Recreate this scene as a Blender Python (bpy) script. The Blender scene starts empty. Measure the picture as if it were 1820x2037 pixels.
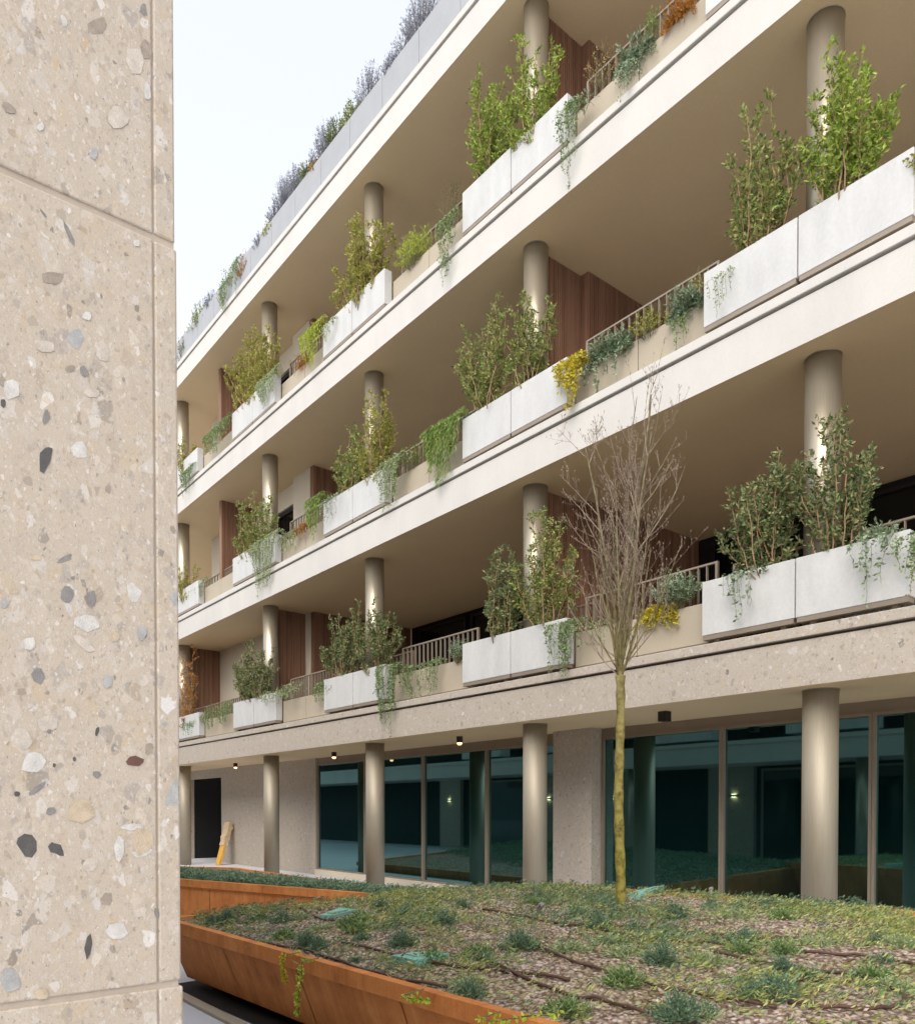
import bpy, math, random
from mathutils import Vector, Matrix
R = math.radians
sc = bpy.context.scene
col = sc.collection
# ---------------------------------------------------------------- camera
FPX = 1574.0; PITCH = R(1.0); YAW = R(141.1); EYE = 1.6
PPY = 1612.0 + FPX*math.tan(PITCH)
F0 = Vector((math.cos(YAW), math.sin(YAW), 0)); RT = Vector((F0.y, -F0.x, 0))
FW = Vector((F0.x*math.cos(PITCH), F0.y*math.cos(PITCH), -math.sin(PITCH)))
UP = RT.cross(FW)
cam = bpy.data.cameras.new('camera'); cam_o = bpy.data.objects.new('camera', cam); col.objects.link(cam_o)
cam.sensor_fit = 'HORIZONTAL'; cam.sensor_width = 36; cam.lens = FPX/1820*36
cam.shift_y = (PPY-1018.5)/1820; cam.clip_start = .05; cam.clip_end = 2000
m = Matrix((RT, UP, -FW)).transposed().to_4x4(); m.translation = (0, 0, EYE); cam_o.matrix_world = m
sc.camera = cam_o
def ray(vx, vy): return FW + RT*((vx-910)/FPX) + UP*((PPY-vy)/FPX)
def onY(vx, vy, Y):                        # the point of the vertical plane Y=const seen at that place
    d = ray(vx, vy); s = Y/d.y; return Vector((d.x*s, Y, EYE+d.z*s))
def onZ(vx, vy, z):
    d = ray(vx, vy); s = (z-EYE)/d.z; return Vector((d.x*s, d.y*s, z))
def onX(vx, vy, X):
    d = ray(vx, vy); s = X/d.x; return Vector((X, d.y*s, EYE+d.z*s))
# ---------------------------------------------------------------- world, sun, exposure
w = bpy.data.worlds.new("World"); sc.world = w; w.use_nodes = True
nt = w.node_tree; bg = nt.nodes['Background']
sky = nt.nodes.new('ShaderNodeTexSky'); sky.sky_type = 'NISHITA'; sky.sun_disc = False
SUN_EL, SUN_AZ = R(46), R(-62)            # azimuth of the sun measured from +X, counter-clockwise
sky.sun_elevation = SUN_EL; sky.sun_rotation = math.pi/2 - SUN_AZ
sky.air_density = 1.0; sky.dust_density = 3.5; sky.ozone_density = 1.0
hs = nt.nodes.new('ShaderNodeHueSaturation'); hs.inputs['Saturation'].default_value = .30
nt.links.new(sky.outputs[0], hs.inputs['Color']); mxs = nt.nodes.new('ShaderNodeMix'); mxs.data_type = 'RGBA'; mxs.inputs[0].default_value = .6      # thin bright overcast veil
mxs.inputs[7].default_value = (2.62, 2.74, 2.95, 1); nt.links.new(hs.outputs[0], mxs.inputs[6]); nt.links.new(mxs.outputs[2], bg.inputs[0])
bg.inputs[1].default_value = 0.15
sl = bpy.data.lights.new('sun', 'SUN'); sl.energy = 0.6; sl.angle = R(45); sl.color = (1, .93, .82)
so = bpy.data.objects.new('sun', sl); col.objects.link(so)
sd = Vector((math.cos(SUN_EL)*math.cos(SUN_AZ), math.cos(SUN_EL)*math.sin(SUN_AZ), math.sin(SUN_EL)))
so.rotation_euler = sd.to_track_quat('Z', 'Y').to_euler()
sc.view_settings.view_transform = 'Standard'; sc.view_settings.look = 'None'
sc.view_settings.exposure = 1.42; sc.view_settings.gamma = 1; sc.view_settings.use_curve_mapping = False
# ---------------------------------------------------------------- materials
class NB:
    def __init__(s, name):
        s.m = bpy.data.materials.new(name); s.m.use_nodes = True; s.t = s.m.node_tree
        s.b = s.t.nodes['Principled BSDF']; s.tc = None
    def n(s, ty, **k):
        x = s.t.nodes.new(ty)
        for a, v in k.items(): setattr(x, a, v)
        return x
    def l(s, a, b): s.t.links.new(a, b)
    def co(s):
        if not s.tc: s.tc = s.n('ShaderNodeNewGeometry')
        return s.tc.outputs['Position']
    def noise(s, scale, detail=4, rough=.6, vec=None, stretch=None):
        x = s.n('ShaderNodeTexNoise'); x.inputs['Scale'].default_value = scale
        x.inputs['Detail'].default_value = detail; x.inputs['Roughness'].default_value = rough
        v = vec or s.co()
        if stretch:
            mp = s.n('ShaderNodeMapping'); mp.inputs['Scale'].default_value = stretch; s.l(v, mp.inputs[0]); v = mp.outputs[0]
        s.l(v, x.inputs['Vector']); return x.outputs['Fac']
    def ramp(s, fac, stops, interp='LINEAR'):
        x = s.n('ShaderNodeValToRGB'); x.color_ramp.interpolation = interp; e = x.color_ramp.elements
        while len(e) < len(stops): e.new(.5)
        for el, (p, c) in zip(e, stops):
            el.position = p; el.color = (c[0], c[1], c[2], 1) if hasattr(c, '__len__') else (c, c, c, 1)
        s.l(fac, x.inputs[0]); return x.outputs[0]
    def math(s, op, a, b=0.0, clamp=False):
        x = s.n('ShaderNodeMath', operation=op, use_clamp=clamp)
        for i, v in enumerate((a, b)):
            if isinstance(v, (int, float)): x.inputs[i].default_value = v
            else: s.l(v, x.inputs[i])
        return x.outputs[0]
    def mix(s, f, a, b, mode='MIX'):
        x = s.n('ShaderNodeMix', data_type='RGBA', blend_type=mode)
        for i, v in ((0, f), (6, a), (7, b)):
            if isinstance(v, (int, float)): x.inputs[i].default_value = v
            elif isinstance(v, tuple): x.inputs[i].default_value = (*v, 1)
            else: s.l(v, x.inputs[i])
        return x.outputs[2]
    def bump(s, h, strength=.3, dist=.01):
        x = s.n('ShaderNodeBump'); x.inputs['Strength'].default_value = strength; x.inputs['Distance'].default_value = dist
        s.l(h, x.inputs['Height']); s.l(x.outputs[0], s.b.inputs['Normal'])
    def out(s, c=None, rough=.7, metal=0, spec=.5):
        if c is not None:
            if isinstance(c, tuple): s.b.inputs['Base Color'].default_value = (*c, 1)
            else: s.l(c, s.b.inputs['Base Color'])
        s.b.inputs['Roughness'].default_value = rough; s.b.inputs['Metallic'].default_value = metal
        s.b.inputs['Specular IOR Level'].default_value = spec
        return s.m
def mottled(name, c, amt=.1, scale=3, rough=.75, fine=60, bump=.1, metal=0, spec=.4, stretch=None):
    b = NB(name); n1 = b.noise(scale, 5, .6, stretch=stretch); n2 = b.noise(fine, 3, .6)
    k = b.math('ADD', b.math('MULTIPLY', n1, .65), b.math('MULTIPLY', n2, .35))
    lo = tuple(v*(1-amt) for v in c); hi = tuple(min(1, v*(1+amt)) for v in c)
    if bump: b.bump(n2, bump, .004)
    return b.out(b.ramp(k, [(.33, lo), (.67, hi)]), rough, metal, spec)
def stone_mat(name, base, scales, dens, bump=.25, vk=1.0):
    b = NB(name)
    wn = b.n('ShaderNodeTexNoise'); wn.inputs['Scale'].default_value = scales[0]*.9; wn.inputs['Detail'].default_value = 4
    b.l(b.co(), wn.inputs['Vector'])
    sub = b.n('ShaderNodeVectorMath', operation='SUBTRACT'); b.l(wn.outputs['Color'], sub.inputs[0]); sub.inputs[1].default_value = (.5, .5, .5)
    c = b.ramp(b.noise(scales[0]*.35, 6, .65), [(.3, tuple(v*.90 for v in base)), (.5, base), (.72, (base[0]*1.08, base[1]*1.09, base[2]*1.10))])
    c = b.mix(.5, c, b.ramp(b.noise(scales[-1]*2.2, 3, .7), [(.35, tuple(v*.82 for v in base)), (.65, tuple(v*1.15 for v in base))]))
    warm = b.ramp(b.noise(scales[0]*.5, 3, .6), [(.55, 0), (.72, .5)])
    c = b.mix(warm, c, (base[0]*1.02, base[1]*.93, base[2]*.76))
    ink = b.ramp(b.noise(scales[0]*.8, 8, .8), [(.60, 0), (.66, .35)])
    c = b.mix(ink, c, (base[0]*.6, base[1]*.6, base[2]*.6))
    hsum = None
    for i, (s, d) in enumerate(zip(scales, dens)):
        sv = b.n('ShaderNodeVectorMath', operation='SCALE'); b.l(sub.outputs[0], sv.inputs[0]); sv.inputs['Scale'].default_value = .9/s
        ad = b.n('ShaderNodeVectorMath', operation='ADD'); b.l(b.co(), ad.inputs[0]); b.l(sv.outputs[0], ad.inputs[1])
        rot = b.n('ShaderNodeMapping'); rot.inputs['Rotation'].default_value = (.7+i, .3+i*1.3, .5); rot.inputs['Scale'].default_value = (1, 1.25, .8)
        b.l(ad.outputs[0], rot.inputs[0])
        v1 = b.n('ShaderNodeTexVoronoi', feature='F1'); v2 = b.n('ShaderNodeTexVoronoi', feature='DISTANCE_TO_EDGE')
        for v in (v1, v2):
            v.inputs['Scale'].default_value = s; b.l(rot.outputs[0], v.inputs['Vector'])
        sep = b.n('ShaderNodeSeparateColor'); b.l(v1.outputs['Color'], sep.inputs[0])
        pick = b.math('LESS_THAN', sep.outputs[0], d)
        edge = b.math('MULTIPLY', b.math('SUBTRACT', v2.outputs['Distance'], b.math('MULTIPLY', sep.outputs[1], .16)), 22, True)
        mk = b.math('MULTIPLY', pick, edge)
        hue = b.ramp(sep.outputs[2], [(0, (.11, .10, .095)), (.12, (.30, .27, .25)), (.3, (base[0]*.72, base[1]*.66, base[2]*.6)), (.46, (.66, .63, .60)), (.62, (.55, .53, .52)), (.74, (.62, .55, .46)), (.86, (.50, .36, .22)), (.93, (.72, .70, .68))], 'CONSTANT')
        inner = b.mix(.6, hue, b.ramp(b.noise(s*5, 4, .75), [(.3, .72), (.7, 1.15)]), 'MULTIPLY')
        vis = b.ramp(sep.outputs[1], [(0, .62*vk), (.12, .32*vk), (.4, .18*vk), (1, .07*vk)])
        c = b.mix(b.math('MULTIPLY', mk, vis), c, inner)
        if i == 0: hsum = b.noise(s*6, 4, .7)
    b.bump(hsum, bump, .002)
    return b.out(c, .75, 0, .25)
M = {}
M['pillar_stone'] = stone_mat('pillar_stone', (.45, .382, .308), (40, 80, 170, 380), (.34, .34, .32, .25))
M['facade_stone'] = stone_mat('facade_stone', (.47, .41, .345), (20, 42, 90), (.26, .28, .25), vk=1.1)
M['fascia'] = mottled('fascia', (.60, .572, .53), .07, 1.0, .8, 45, .12, stretch=(1.6, 1.6, .5))
M['soffit'] = mottled('soffit', (.78, .61, .385), .06, .5, .6, 30, .05, spec=.3)
M['shaded_roof_panel'] = mottled('shaded_roof_panel', (.36, .365, .38), .07, 2.4, .6, 35, .15)  # backlit shade of the roof boxes is put into this grey
M['white_panel'] = mottled('white_panel', (.565, .558, .542), .10, 2.2, .6, 28, .15, stretch=(2.2, 2.2, .7))
M['beige_panel'] = mottled('beige_panel', (.44, .375, .285), .06, 2, .7, 40, .1)
M['plaster'] = mottled('plaster', (.66, .58, .46), .04, 1, .8, 40, .1)
M['grout'] = mottled('grout', (.42, .35, .28), .1, 9, .9, 90, .3)
M['soil'] = mottled('soil', (.05, .035, .025), .5, 12, .95, 60, .8)
M['dark_gap'] = mottled('dark_gap', (.10, .085, .065), .1, 3, .8, 30, 0)
M['painted_gap_shade'] = mottled('painted_gap_shade', (.018, .016, .014), .2, 3, .9, 30, 0)  # near-black colour painting the shade below the raised bed
M['bronze'] = mottled('bronze', (.30, .245, .19), .08, 3, .45, 60, 0, metal=.3)
M['rail'] = mottled('rail', (.29, .235, .175), .08, 3, .5, 60, 0, metal=.2)
M['black_metal'] = mottled('black_metal', (.018, .017, .016), .1, 3, .4, 60, 0)
M['pavement'] = mottled('pavement', (.62, .63, .66), .06, 1.5, .7, 90, .15)
M['roll_yellow'] = mottled('roll_yellow', (.72, .40, .07), .12, 6, .6, 60, .1)
M['roll_paper'] = mottled('roll_paper', (.62, .47, .30), .2, 9, .8, 30, .6)
M['turquoise'] = mottled('turquoise', (.24, .46, .38), .15, 6, .5, 60, .15)
M['hose'] = mottled('hose', (.10, .05, .035), .2, 6, .6, 60, .05)
M['peg'] = mottled('peg', (.22, .22, .21), .2, 6, .6, 60, .05)
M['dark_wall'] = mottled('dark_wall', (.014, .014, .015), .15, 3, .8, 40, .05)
def wood():
    b = NB('wood_slat'); g = b.n('ShaderNodeSeparateXYZ'); b.l(b.co(), g.inputs[0])
    n = b.noise(6, 5, .6, stretch=(6, 6, .4)); n2 = b.noise(14, 0, .5, stretch=(1, 1, .01))
    return b.out(b.mix(.4, b.ramp(n, [(.3, (.19, .095, .055)), (.7, (.31, .165, .10))]), b.ramp(n2, [(.35, (.15, .075, .045)), (.65, (.36, .20, .125))])), .55, 0, .4)
M['wood'] = wood()
def metal(nm, rg, mt, q):
    b = NB(nm); n = b.noise(40, 3, .6, stretch=(3, 3, .08))
    b.bump(n, .03, .003)
    return b.out(b.ramp(n, [(.3, (.39*q, .34*q, .26*q)), (.7, (.45*q, .395*q, .305*q))]), rg, mt, .35)
M['column'] = metal('column_metal', .36, .68, 1.12)
M['column_matte'] = metal('column_matte', .55, .40, .92)
def corten():
    b = NB('weathered_steel')
    n = b.noise(2.2, 8, .7); n2 = b.noise(9, 5, .7, stretch=(1, .12, .12)); n3 = b.noise(90, 3, .7)
    k = b.math('ADD', b.math('MULTIPLY', n, .5), b.math('ADD', b.math('MULTIPLY', n2, .35), b.math('MULTIPLY', n3, .15)))
    c = b.ramp(k, [(.34, (.22, .07, .025)), (.43, (.50, .17, .045)), (.55, (.66, .25, .07)), (.66, (.74, .38, .14))])
    b.bump(n3, .25, .002)
    return b.out(c, .75, 0, .3)
M['corten'] = corten()
def glass(name, base, tint, ior, rough=.02):
    b = NB(name); b.b.inputs['IOR'].default_value = ior; b.b.inputs['Specular Tint'].default_value = (*tint, 1)
    return b.out(base, rough, 0, .5)
M['shop_glass'] = glass('shop_glass', (.001, .009, .009), (.42, .84, .88), 3.2)
M['window_glass'] = glass('window_glass', (.005, .006, .007), (.8, .9, .9), 1.5)
def leaf(name, cols, rough=.45, trans=.25, boost=1.65):
    b = NB(name); g = b.n('ShaderNodeNewGeometry')
    cols = [tuple(min(.8, v*boost) for v in q) for q in cols]
    n = len(cols); c = b.ramp(g.outputs['Random Per Island'], [(i/(n-1) if n > 1 else 0, q) for i, q in enumerate(cols)])
    b.out(c, rough, 0, .4)
    tr = b.n('ShaderNodeBsdfTranslucent'); b.l(c, tr.inputs[0]); mx = b.n('ShaderNodeMixShader'); mx.inputs[0].default_value = trans
    o = b.t.nodes['Material Output']; b.l(b.b.outputs[0], mx.inputs[1]); b.l(tr.outputs[0], mx.inputs[2]); b.l(mx.outputs[0], o.inputs[0])
    return b.m
M['leaf_bright'] = leaf('leaf_bright', [(.07, .11, .015), (.16, .22, .03), (.26, .32, .05), (.10, .16, .025), (.33, .34, .08)])  # brightest yellow-green leaf mix
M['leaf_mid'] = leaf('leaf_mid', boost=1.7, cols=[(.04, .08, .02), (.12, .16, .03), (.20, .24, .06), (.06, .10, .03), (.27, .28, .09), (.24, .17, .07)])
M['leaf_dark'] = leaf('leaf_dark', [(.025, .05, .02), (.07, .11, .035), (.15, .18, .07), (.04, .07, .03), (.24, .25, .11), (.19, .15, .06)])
M['leaf_gold'] = leaf('leaf_gold', [(.16, .16, .03), (.28, .26, .05), (.12, .14, .03), (.36, .32, .08)])
M['vine'] = leaf('vine', [(.05, .10, .03), (.12, .19, .06), (.24, .29, .13), (.07, .12, .04), (.18, .24, .09)])
M['vine_pale'] = leaf('vine_pale', [(.10, .14, .06), (.26, .30, .16), (.18, .23, .10), (.34, .36, .22)])
M['fern'] = leaf('fern', boost=1.0, cols=[(.10, .18, .02), (.24, .36, .06), (.38, .50, .12), (.06, .11, .02), (.30, .42, .08)])
M['lime'] = leaf('lime', boost=1.1, cols=[(.34, .42, .03), (.50, .56, .05), (.24, .32, .03), (.58, .60, .10)])
M['yellow'] = leaf('yellow', boost=1.1, cols=[(.55, .42, .03), (.70, .55, .04), (.40, .38, .04), (.62, .50, .05), (.28, .30, .04)])
M['orange'] = leaf('orange', boost=1.1, cols=[(.45, .15, .03), (.55, .24, .04), (.30, .12, .03), (.40, .30, .06)])
M['dry'] = leaf('dry', boost=1.1, cols=[(.42, .28, .12), (.50, .36, .16), (.34, .20, .08), (.30, .26, .10)])
M['sage'] = leaf('sage', [(.10, .14, .085), (.18, .23, .145), (.28, .33, .23), (.07, .10, .05), (.15, .20, .10)])
M['lavender'] = leaf('lavender', boost=1.7, cols=[(.10, .105, .13), (.17, .18, .21), (.24, .25, .29), (.08, .085, .09)])
M['juniper'] = leaf('juniper', [(.04, .075, .045), (.09, .14, .085), (.15, .22, .14), (.07, .11, .05)])
M['grass'] = leaf('grass', [(.16, .20, .05), (.28, .30, .09), (.36, .36, .14), (.12, .18, .05), (.34, .27, .13), (.20, .26, .08)])
M['stem'] = mottled('stem', (.30, .19, .10), .3, 20, .8, 80, .3)
M['stem_gold'] = mottled('stem_gold', (.40, .28, .13), .3, 20, .8, 80, .3)
M['stem_grey'] = mottled('stem_grey', (.22, .19, .18), .3, 20, .8, 80, .3)
M['vine_stem'] = mottled('vine_stem', (.14, .13, .06), .3, 20, .8, 80, .3)
def bark():
    b = NB('bark'); n = b.noise(14, 6, .7); n2 = b.noise(60, 4, .7); g = b.n('ShaderNodeSeparateXYZ'); b.l(b.co(), g.inputs[0])
    h = b.math('DIVIDE', b.math('SUBTRACT', g.outputs[2], 1.2), 2.8, True)
    moss = b.ramp(n, [(.34, (.09, .07, .03)), (.46, (.24, .195, .04)), (.56, (.33, .275, .06)), (.68, (.30, .27, .15))])
    wood_ = b.ramp(n, [(.32, (.09, .07, .045)), (.5, (.20, .165, .10)), (.66, (.30, .26, .17))])
    c = b.mix(h, moss, wood_)
    b.bump(n2, .9, .006)
    return b.out(c, .9, 0, .2)
M['bark'] = bark()
M['twig'] = mottled('twig', (.25, .185, .135), .35, 3, .8, 40, .2)
def mulch():
    b = NB('mulch')
    v = b.n('ShaderNodeTexVoronoi', feature='F1'); v.inputs['Scale'].default_value = 42; b.l(b.co(), v.inputs['Vector'])
    sp = b.n('ShaderNodeSeparateColor'); b.l(v.outputs['Color'], sp.inputs[0])
    c = b.ramp(sp.outputs[0], [(0, (.16, .10, .07)), (.3, (.36, .25, .20)), (.6, (.48, .37, .31)), (.85, (.60, .50, .44)), (1, (.30, .26, .12))])
    n = b.noise(1.6, 5, .6)
    c = b.mix(b.ramp(n, [(.42, 0), (.62, .6)]), c, b.mix(1.0, c, (.75, .85, .45), 'MULTIPLY'))
    dk = b.ramp(v.outputs['Distance'], [(.3, 1), (.75, .35)])
    c = b.mix(1.0, c, dk, 'MULTIPLY')
    b.bump(v.outputs['Distance'], -.9, .02)
    return b.out(c, .95, 0, .1)
M['mulch'] = mulch()
M['chips'] = leaf('chips', [(.20, .12, .09), (.42, .30, .24), (.55, .43, .37), (.30, .20, .15), (.62, .52, .46)], .9, 0, 1.0)
def emit(name, c, s):
    b = NB(name); b.b.inputs['Emission Color'].default_value = (*c, 1); b.b.inputs['Emission Strength'].default_value = s
    return b.out(c, .4)
M['lamp'] = emit('lamp', (1, .50, .20), 2.6)
M['sconce_lamp'] = emit('sconce_lamp', (1, .66, .36), 9.0)
for nm, c in dict(st_dark=(.085, .08, .075), st_grey=(.22, .205, .19), st_brown=(.30, .25, .20), st_white=(.53, .50, .465), st_cream=(.49, .43, .365), st_blue=(.36, .355, .34), st_tan=(.46, .37, .265), st_red=(.13, .06, .045)).items():
    M[nm] = mottled(nm, c, .22, 60, .7, 420, .3)
# ---------------------------------------------------------------- mesh helpers
class MB:
    def __init__(s): s.v = []; s.f = []; s.mi = []; s.mats = []
    def slot(s, m):
        if m not in s.mats: s.mats.append(m)
        return s.mats.index(m)
    def face(s, pts, m=0):
        i = len(s.v); s.v += [tuple(p) for p in pts]; s.f.append(tuple(range(i, i+len(pts)))); s.mi.append(m)
    def box(s, a, b, m=0, rot=None, org=None):
        x0, x1 = sorted((a[0], b[0])); y0, y1 = sorted((a[1], b[1])); z0, z1 = sorted((a[2], b[2]))
        p = [Vector(q) for q in ((x0,y0,z0),(x1,y0,z0),(x1,y1,z0),(x0,y1,z0),(x0,y0,z1),(x1,y0,z1),(x1,y1,z1),(x0,y1,z1))]
        if rot: p = [rot @ (q-org) + org for q in p]
        i = len(s.v); s.v += [tuple(q) for q in p]
        for f in ((0,3,2,1),(4,5,6,7),(0,1,5,4),(1,2,6,5),(2,3,7,6),(3,0,4,7)):
            s.f.append(tuple(i+k for k in f)); s.mi.append(m)
    def tube(s, pts, rs, n=6, m=0, cap=True):
        pts = [Vector(p) for p in pts]; i0 = len(s.v)
        for k, p in enumerate(pts):
            d = (pts[min(k+1, len(pts)-1)] - pts[max(k-1, 0)])
            d = d.normalized() if d.length > 1e-9 else Vector((0, 0, 1))
            a = d.cross(Vector((.31, .87, .38))); a.normalize(); b = d.cross(a)
            r = rs[k] if hasattr(rs, '__len__') else rs
            for j in range(n):
                q = p + (a*math.cos(2*math.pi*j/n) + b*math.sin(2*math.pi*j/n))*r; s.v.append((q.x, q.y, q.z))
        for k in range(len(pts)-1):
            for j in range(n):
                s.f.append((i0+k*n+j, i0+k*n+(j+1)%n, i0+(k+1)*n+(j+1)%n, i0+(k+1)*n+j)); s.mi.append(m)
        if cap:
            s.f.append(tuple(i0+j for j in range(n))[::-1]); s.mi.append(m)
            s.f.append(tuple(i0+(len(pts)-1)*n+j for j in range(n))); s.mi.append(m)
    def leaf(s, p, d, L, W, rnd):
        d = d.normalized(); u = d.cross(Vector((rnd.uniform(-1,1), rnd.uniform(-1,1), rnd.uniform(-.2,1.2))))
        if u.length < 1e-4: return
        u.normalize(); n = d.cross(u); i = len(s.v); c = p + d*(L*.5); t = p+d*L
        a = c+u*W*.5+n*W*.15; b = c-u*W*.5+n*W*.15
        s.v += [(p.x,p.y,p.z),(a.x,a.y,a.z),(t.x,t.y,t.z),(b.x,b.y,b.z)]; s.f.append((i,i+1,i+2,i+3)); s.mi.append(0)
    def build(s, name, mats, parent=None, smooth=False, loc=None, bevel=0):
        me = bpy.data.meshes.new(name)
        off = Vector(loc) if loc is not None else None
        vs = [(x-off.x, y-off.y, z-off.z) for x, y, z in s.v] if off else s.v
        me.from_pydata(vs, [], s.f)
        for mm in (mats if isinstance(mats, (list, tuple)) else [mats]): me.materials.append(M[mm] if isinstance(mm, str) else mm)
        if any(s.mi): me.polygons.foreach_set('material_index', s.mi)
        if smooth: me.polygons.foreach_set('use_smooth', [True]*len(s.f))
        o = bpy.data.objects.new(name, me); col.objects.link(o)
        if parent: o.parent = parent
        if off and not parent: o.location = off
        if bevel:
            bv = o.modifiers.new('bevel', 'BEVEL'); bv.width = bevel; bv.segments = 2; bv.limit_method = 'ANGLE'; bv.angle_limit = R(50)
        return o
def tag(o, label=None, cat=None, group=None, kind=None):
    if label: o['label'] = label
    if cat: o['category'] = cat
    if group: o['group'] = group
    if kind: o['kind'] = kind
    return o
def empty(name, loc, label, cat, group=None):
    o = bpy.data.objects.new(name, None); col.objects.link(o); o.location = loc; o.empty_display_size = .1
    return tag(o, label, cat, group)
def sub(mb, name, mats, root, **k):      # a part built in world coordinates, parented to its thing
    o = mb.build(name, mats, None, **k); o.parent = root
    if root.parent is None: o.location = -Vector(root.location)
    return o
# ---------------------------------------------------------------- the setting
g = MB(); g.face([(-90,-60,0),(60,-60,0),(60,60,0),(-90,60,0)])
tag(g.build('pavement', 'pavement'), kind='structure')
# ---------------------------------------------------------------- apartment building across the courtyard
YF = 7.87; YB = 12.2; X0, X1 = -34.0, 6.0
ZB = {2: 2.88, 3: 6.38, 4: 9.88, 5: 13.38}
COLX = [-4.15, -8.47, -12.83, -17.3, -23.0]
bld = empty('apartment_building', (X0, YF, 0), 'pale apartment block with long planted balconies and glazed ground floor', 'building')
for L, zb in ZB.items():
    fm, sm = ('facade_stone' if L == 2 else 'fascia'), 'soffit'
    b = MB()
    b.box((X0, YF+.03, zb+.006), (X1, YB+1.2, zb+.47), 0)
    b.box((X0, YF+.075, zb+.47), (X1, YB+1.2, zb+.50), 2)
    b.face([(X0, YF+.03, zb), (X0, YB+1.2, zb), (X1, YB+1.2, zb), (X1, YF+.03, zb)], 1)
    b.box((X0, YF+.03, zb+.0001), (X1, YF+.034, zb+.006), 0)
    s = sub(b, 'floor_slab', [fm, sm, 'dark_gap'], bld)
    e = MB(); e.box((X0, YF, zb+.50), (X1, YB+1.2, zb+.61)); e2 = e.build('edge_coping', fm, None, bevel=.008); e2.parent = s
    tag(s, {2: 'stone faced slab edge over the ground floor'}.get(L))
for i, cx in enumerate(COLX + [.15, 4.45]):
    for fl in range(5):
        if fl == 4: continue
        z0 = 0 if fl == 0 else ZB[fl+1]+.61; z1 = ZB[fl+2]+.003
        c = MB(); c.tube([(cx, 8.32, z0), (cx, 8.32, z1-.012)], .18, 40); c.tube([(cx, 8.32, z1-.012), (cx, 8.32, z1)], .187, 40)
        o = sub(c, 'column', 'column' if fl else 'column_matte', bld)
        for p in o.data.polygons: p.use_smooth = len(p.vertices) == 4
        if fl == 0: tag(o, 'round metal clad ground floor column')
def slat_wall(x, y0, y1, z0, z1, side=1, th=.15):
    b = MB(); b.box((x-side*th, y0, z0), (x-side*.02, y1, z1))
    n = int(abs(y1-y0)/.045)
    for k in range(n):
        yy = y0 + (k+.1)*(y1-y0)/n
        b.box((x-side*.0195, yy, z0), (x, yy+.028, z1-.002))
    return b
def window(x0, x1, y, z0, z1, parent, fr='bronze', gl='window_glass', fw=.07, lab=None):
    f = MB(); d0, d1 = y-.05, y+.04
    f.box((x0, d0, z0), (x0+fw, d1, z1)); f.box((x1-fw, d0, z0), (x1, d1, z1))
    f.box((x0+fw, d0+.003, z1-fw), (x1-fw, d1, z1)); f.box((x0+fw, d0+.003, z0), (x1-fw, d1, z0+fw))
    o = sub(f, 'window', fr, parent)
    p = MB(); p.box((x0+fw-.01, y-.006, z0+fw-.01), (x1-fw+.01, y+.006, z1-fw+.01)); q = p.build('pane', gl); q.parent = o
    if lab: tag(o, lab)
    return o
for L in (2, 3, 4):
    z0, z1 = ZB[L]+.61, ZB[L+1]-.001
    for xa, xb in ((-17.05, X1), (X0, -23.7)):
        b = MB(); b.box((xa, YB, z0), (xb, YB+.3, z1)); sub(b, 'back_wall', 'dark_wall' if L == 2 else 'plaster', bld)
    for k, xx in enumerate([-16.6, -14.5, -12.4, -10.3, -8.0, -5.9, -3.8, -1.7, .4]):
        window(xx, xx+1.9, YB-.05, z0+.02, z1-.12, bld, 'black_metal', 'window_glass', .06)
    b = MB()
    b.box((-23.7, 9.45, z0), (-19.4, YB+.1, z1)); b.box((-18.1, 9.45, z0), (-17.2, YB+.1, z1)); b.box((-19.4, 9.45, z1-.5), (-18.1, 9.7, z1))
    b.box((-19.4, 9.9, z0), (-18.1, 10.0, z1-.5), 0)
    if L > 2: b.box((-18.05, 9.30, z0), (-17.2, 9.449, z1-.001))
    else: b.box((-17.38, 9.30, z0), (-17.2, 9.449, z1-.001))
    sub(b, 'wall', 'plaster', bld)
    window(-19.38, -18.12, 9.55, z0, z1-.51, bld, 'black_metal', 'window_glass', .1)
    sub(slat_wall(-17.05, 9.32, YB, z0, z1), 'wood_partition', 'wood', bld)
    sub(slat_wall(-8.45, 8.5, 9.28, z0, z1), 'wood_partition', 'wood', bld)
    sub(slat_wall(-8.30, 9.281, YB, z0, z1, th=.3), 'wood_partition', 'wood', bld)
    fx = -20.5 if L > 2 else -17.4
    sub(slat_wall(fx, 8.45, 9.29 if L == 2 else 9.449, z0, z1), 'wood_partition', 'wood', bld)
    if L == 2: sub(slat_wall(-23.1, 8.5, 9.449, z0, z1), 'wood_partition', 'wood', bld)
# ground floor
zt = ZB[2]-.001
b = MB(); b.box((-23.3, 9.55, 0), (-17.42, 10.2, zt)); b.box((-25.8, 9.552, 2.6), (-23.3, 9.65, zt)); b.box((X0, 9.55, 0), (-25.8, 9.65, zt))
tag(sub(b, 'wall', 'facade_stone', bld), 'blank stone wall left of the shop windows')
b = MB(); b.box((-9.1, 9.35, 0), (-8.28, 10.2, zt)); tag(sub(b, 'pier', 'facade_stone', bld, bevel=.006), 'speckled stone pier between the two runs of glass')
b = MB(); b.box((-29.5, 12.4, 0), (-22.5, 12.6, zt)); sub(b, 'passage_wall', 'dark_wall', bld); b = MB(); b.box((-26.2, 9.66, 0), (-25.82, 12.39, zt)); sub(b, 'passage_wall', 'dark_wall', bld)  # near-black walls: the passage's darkness is put into their colour
b = MB(); b.box((X0, 12.2, 0), (-29.5, 12.5, zt)); sub(b, 'back_wall', 'dark_wall', bld)
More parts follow.
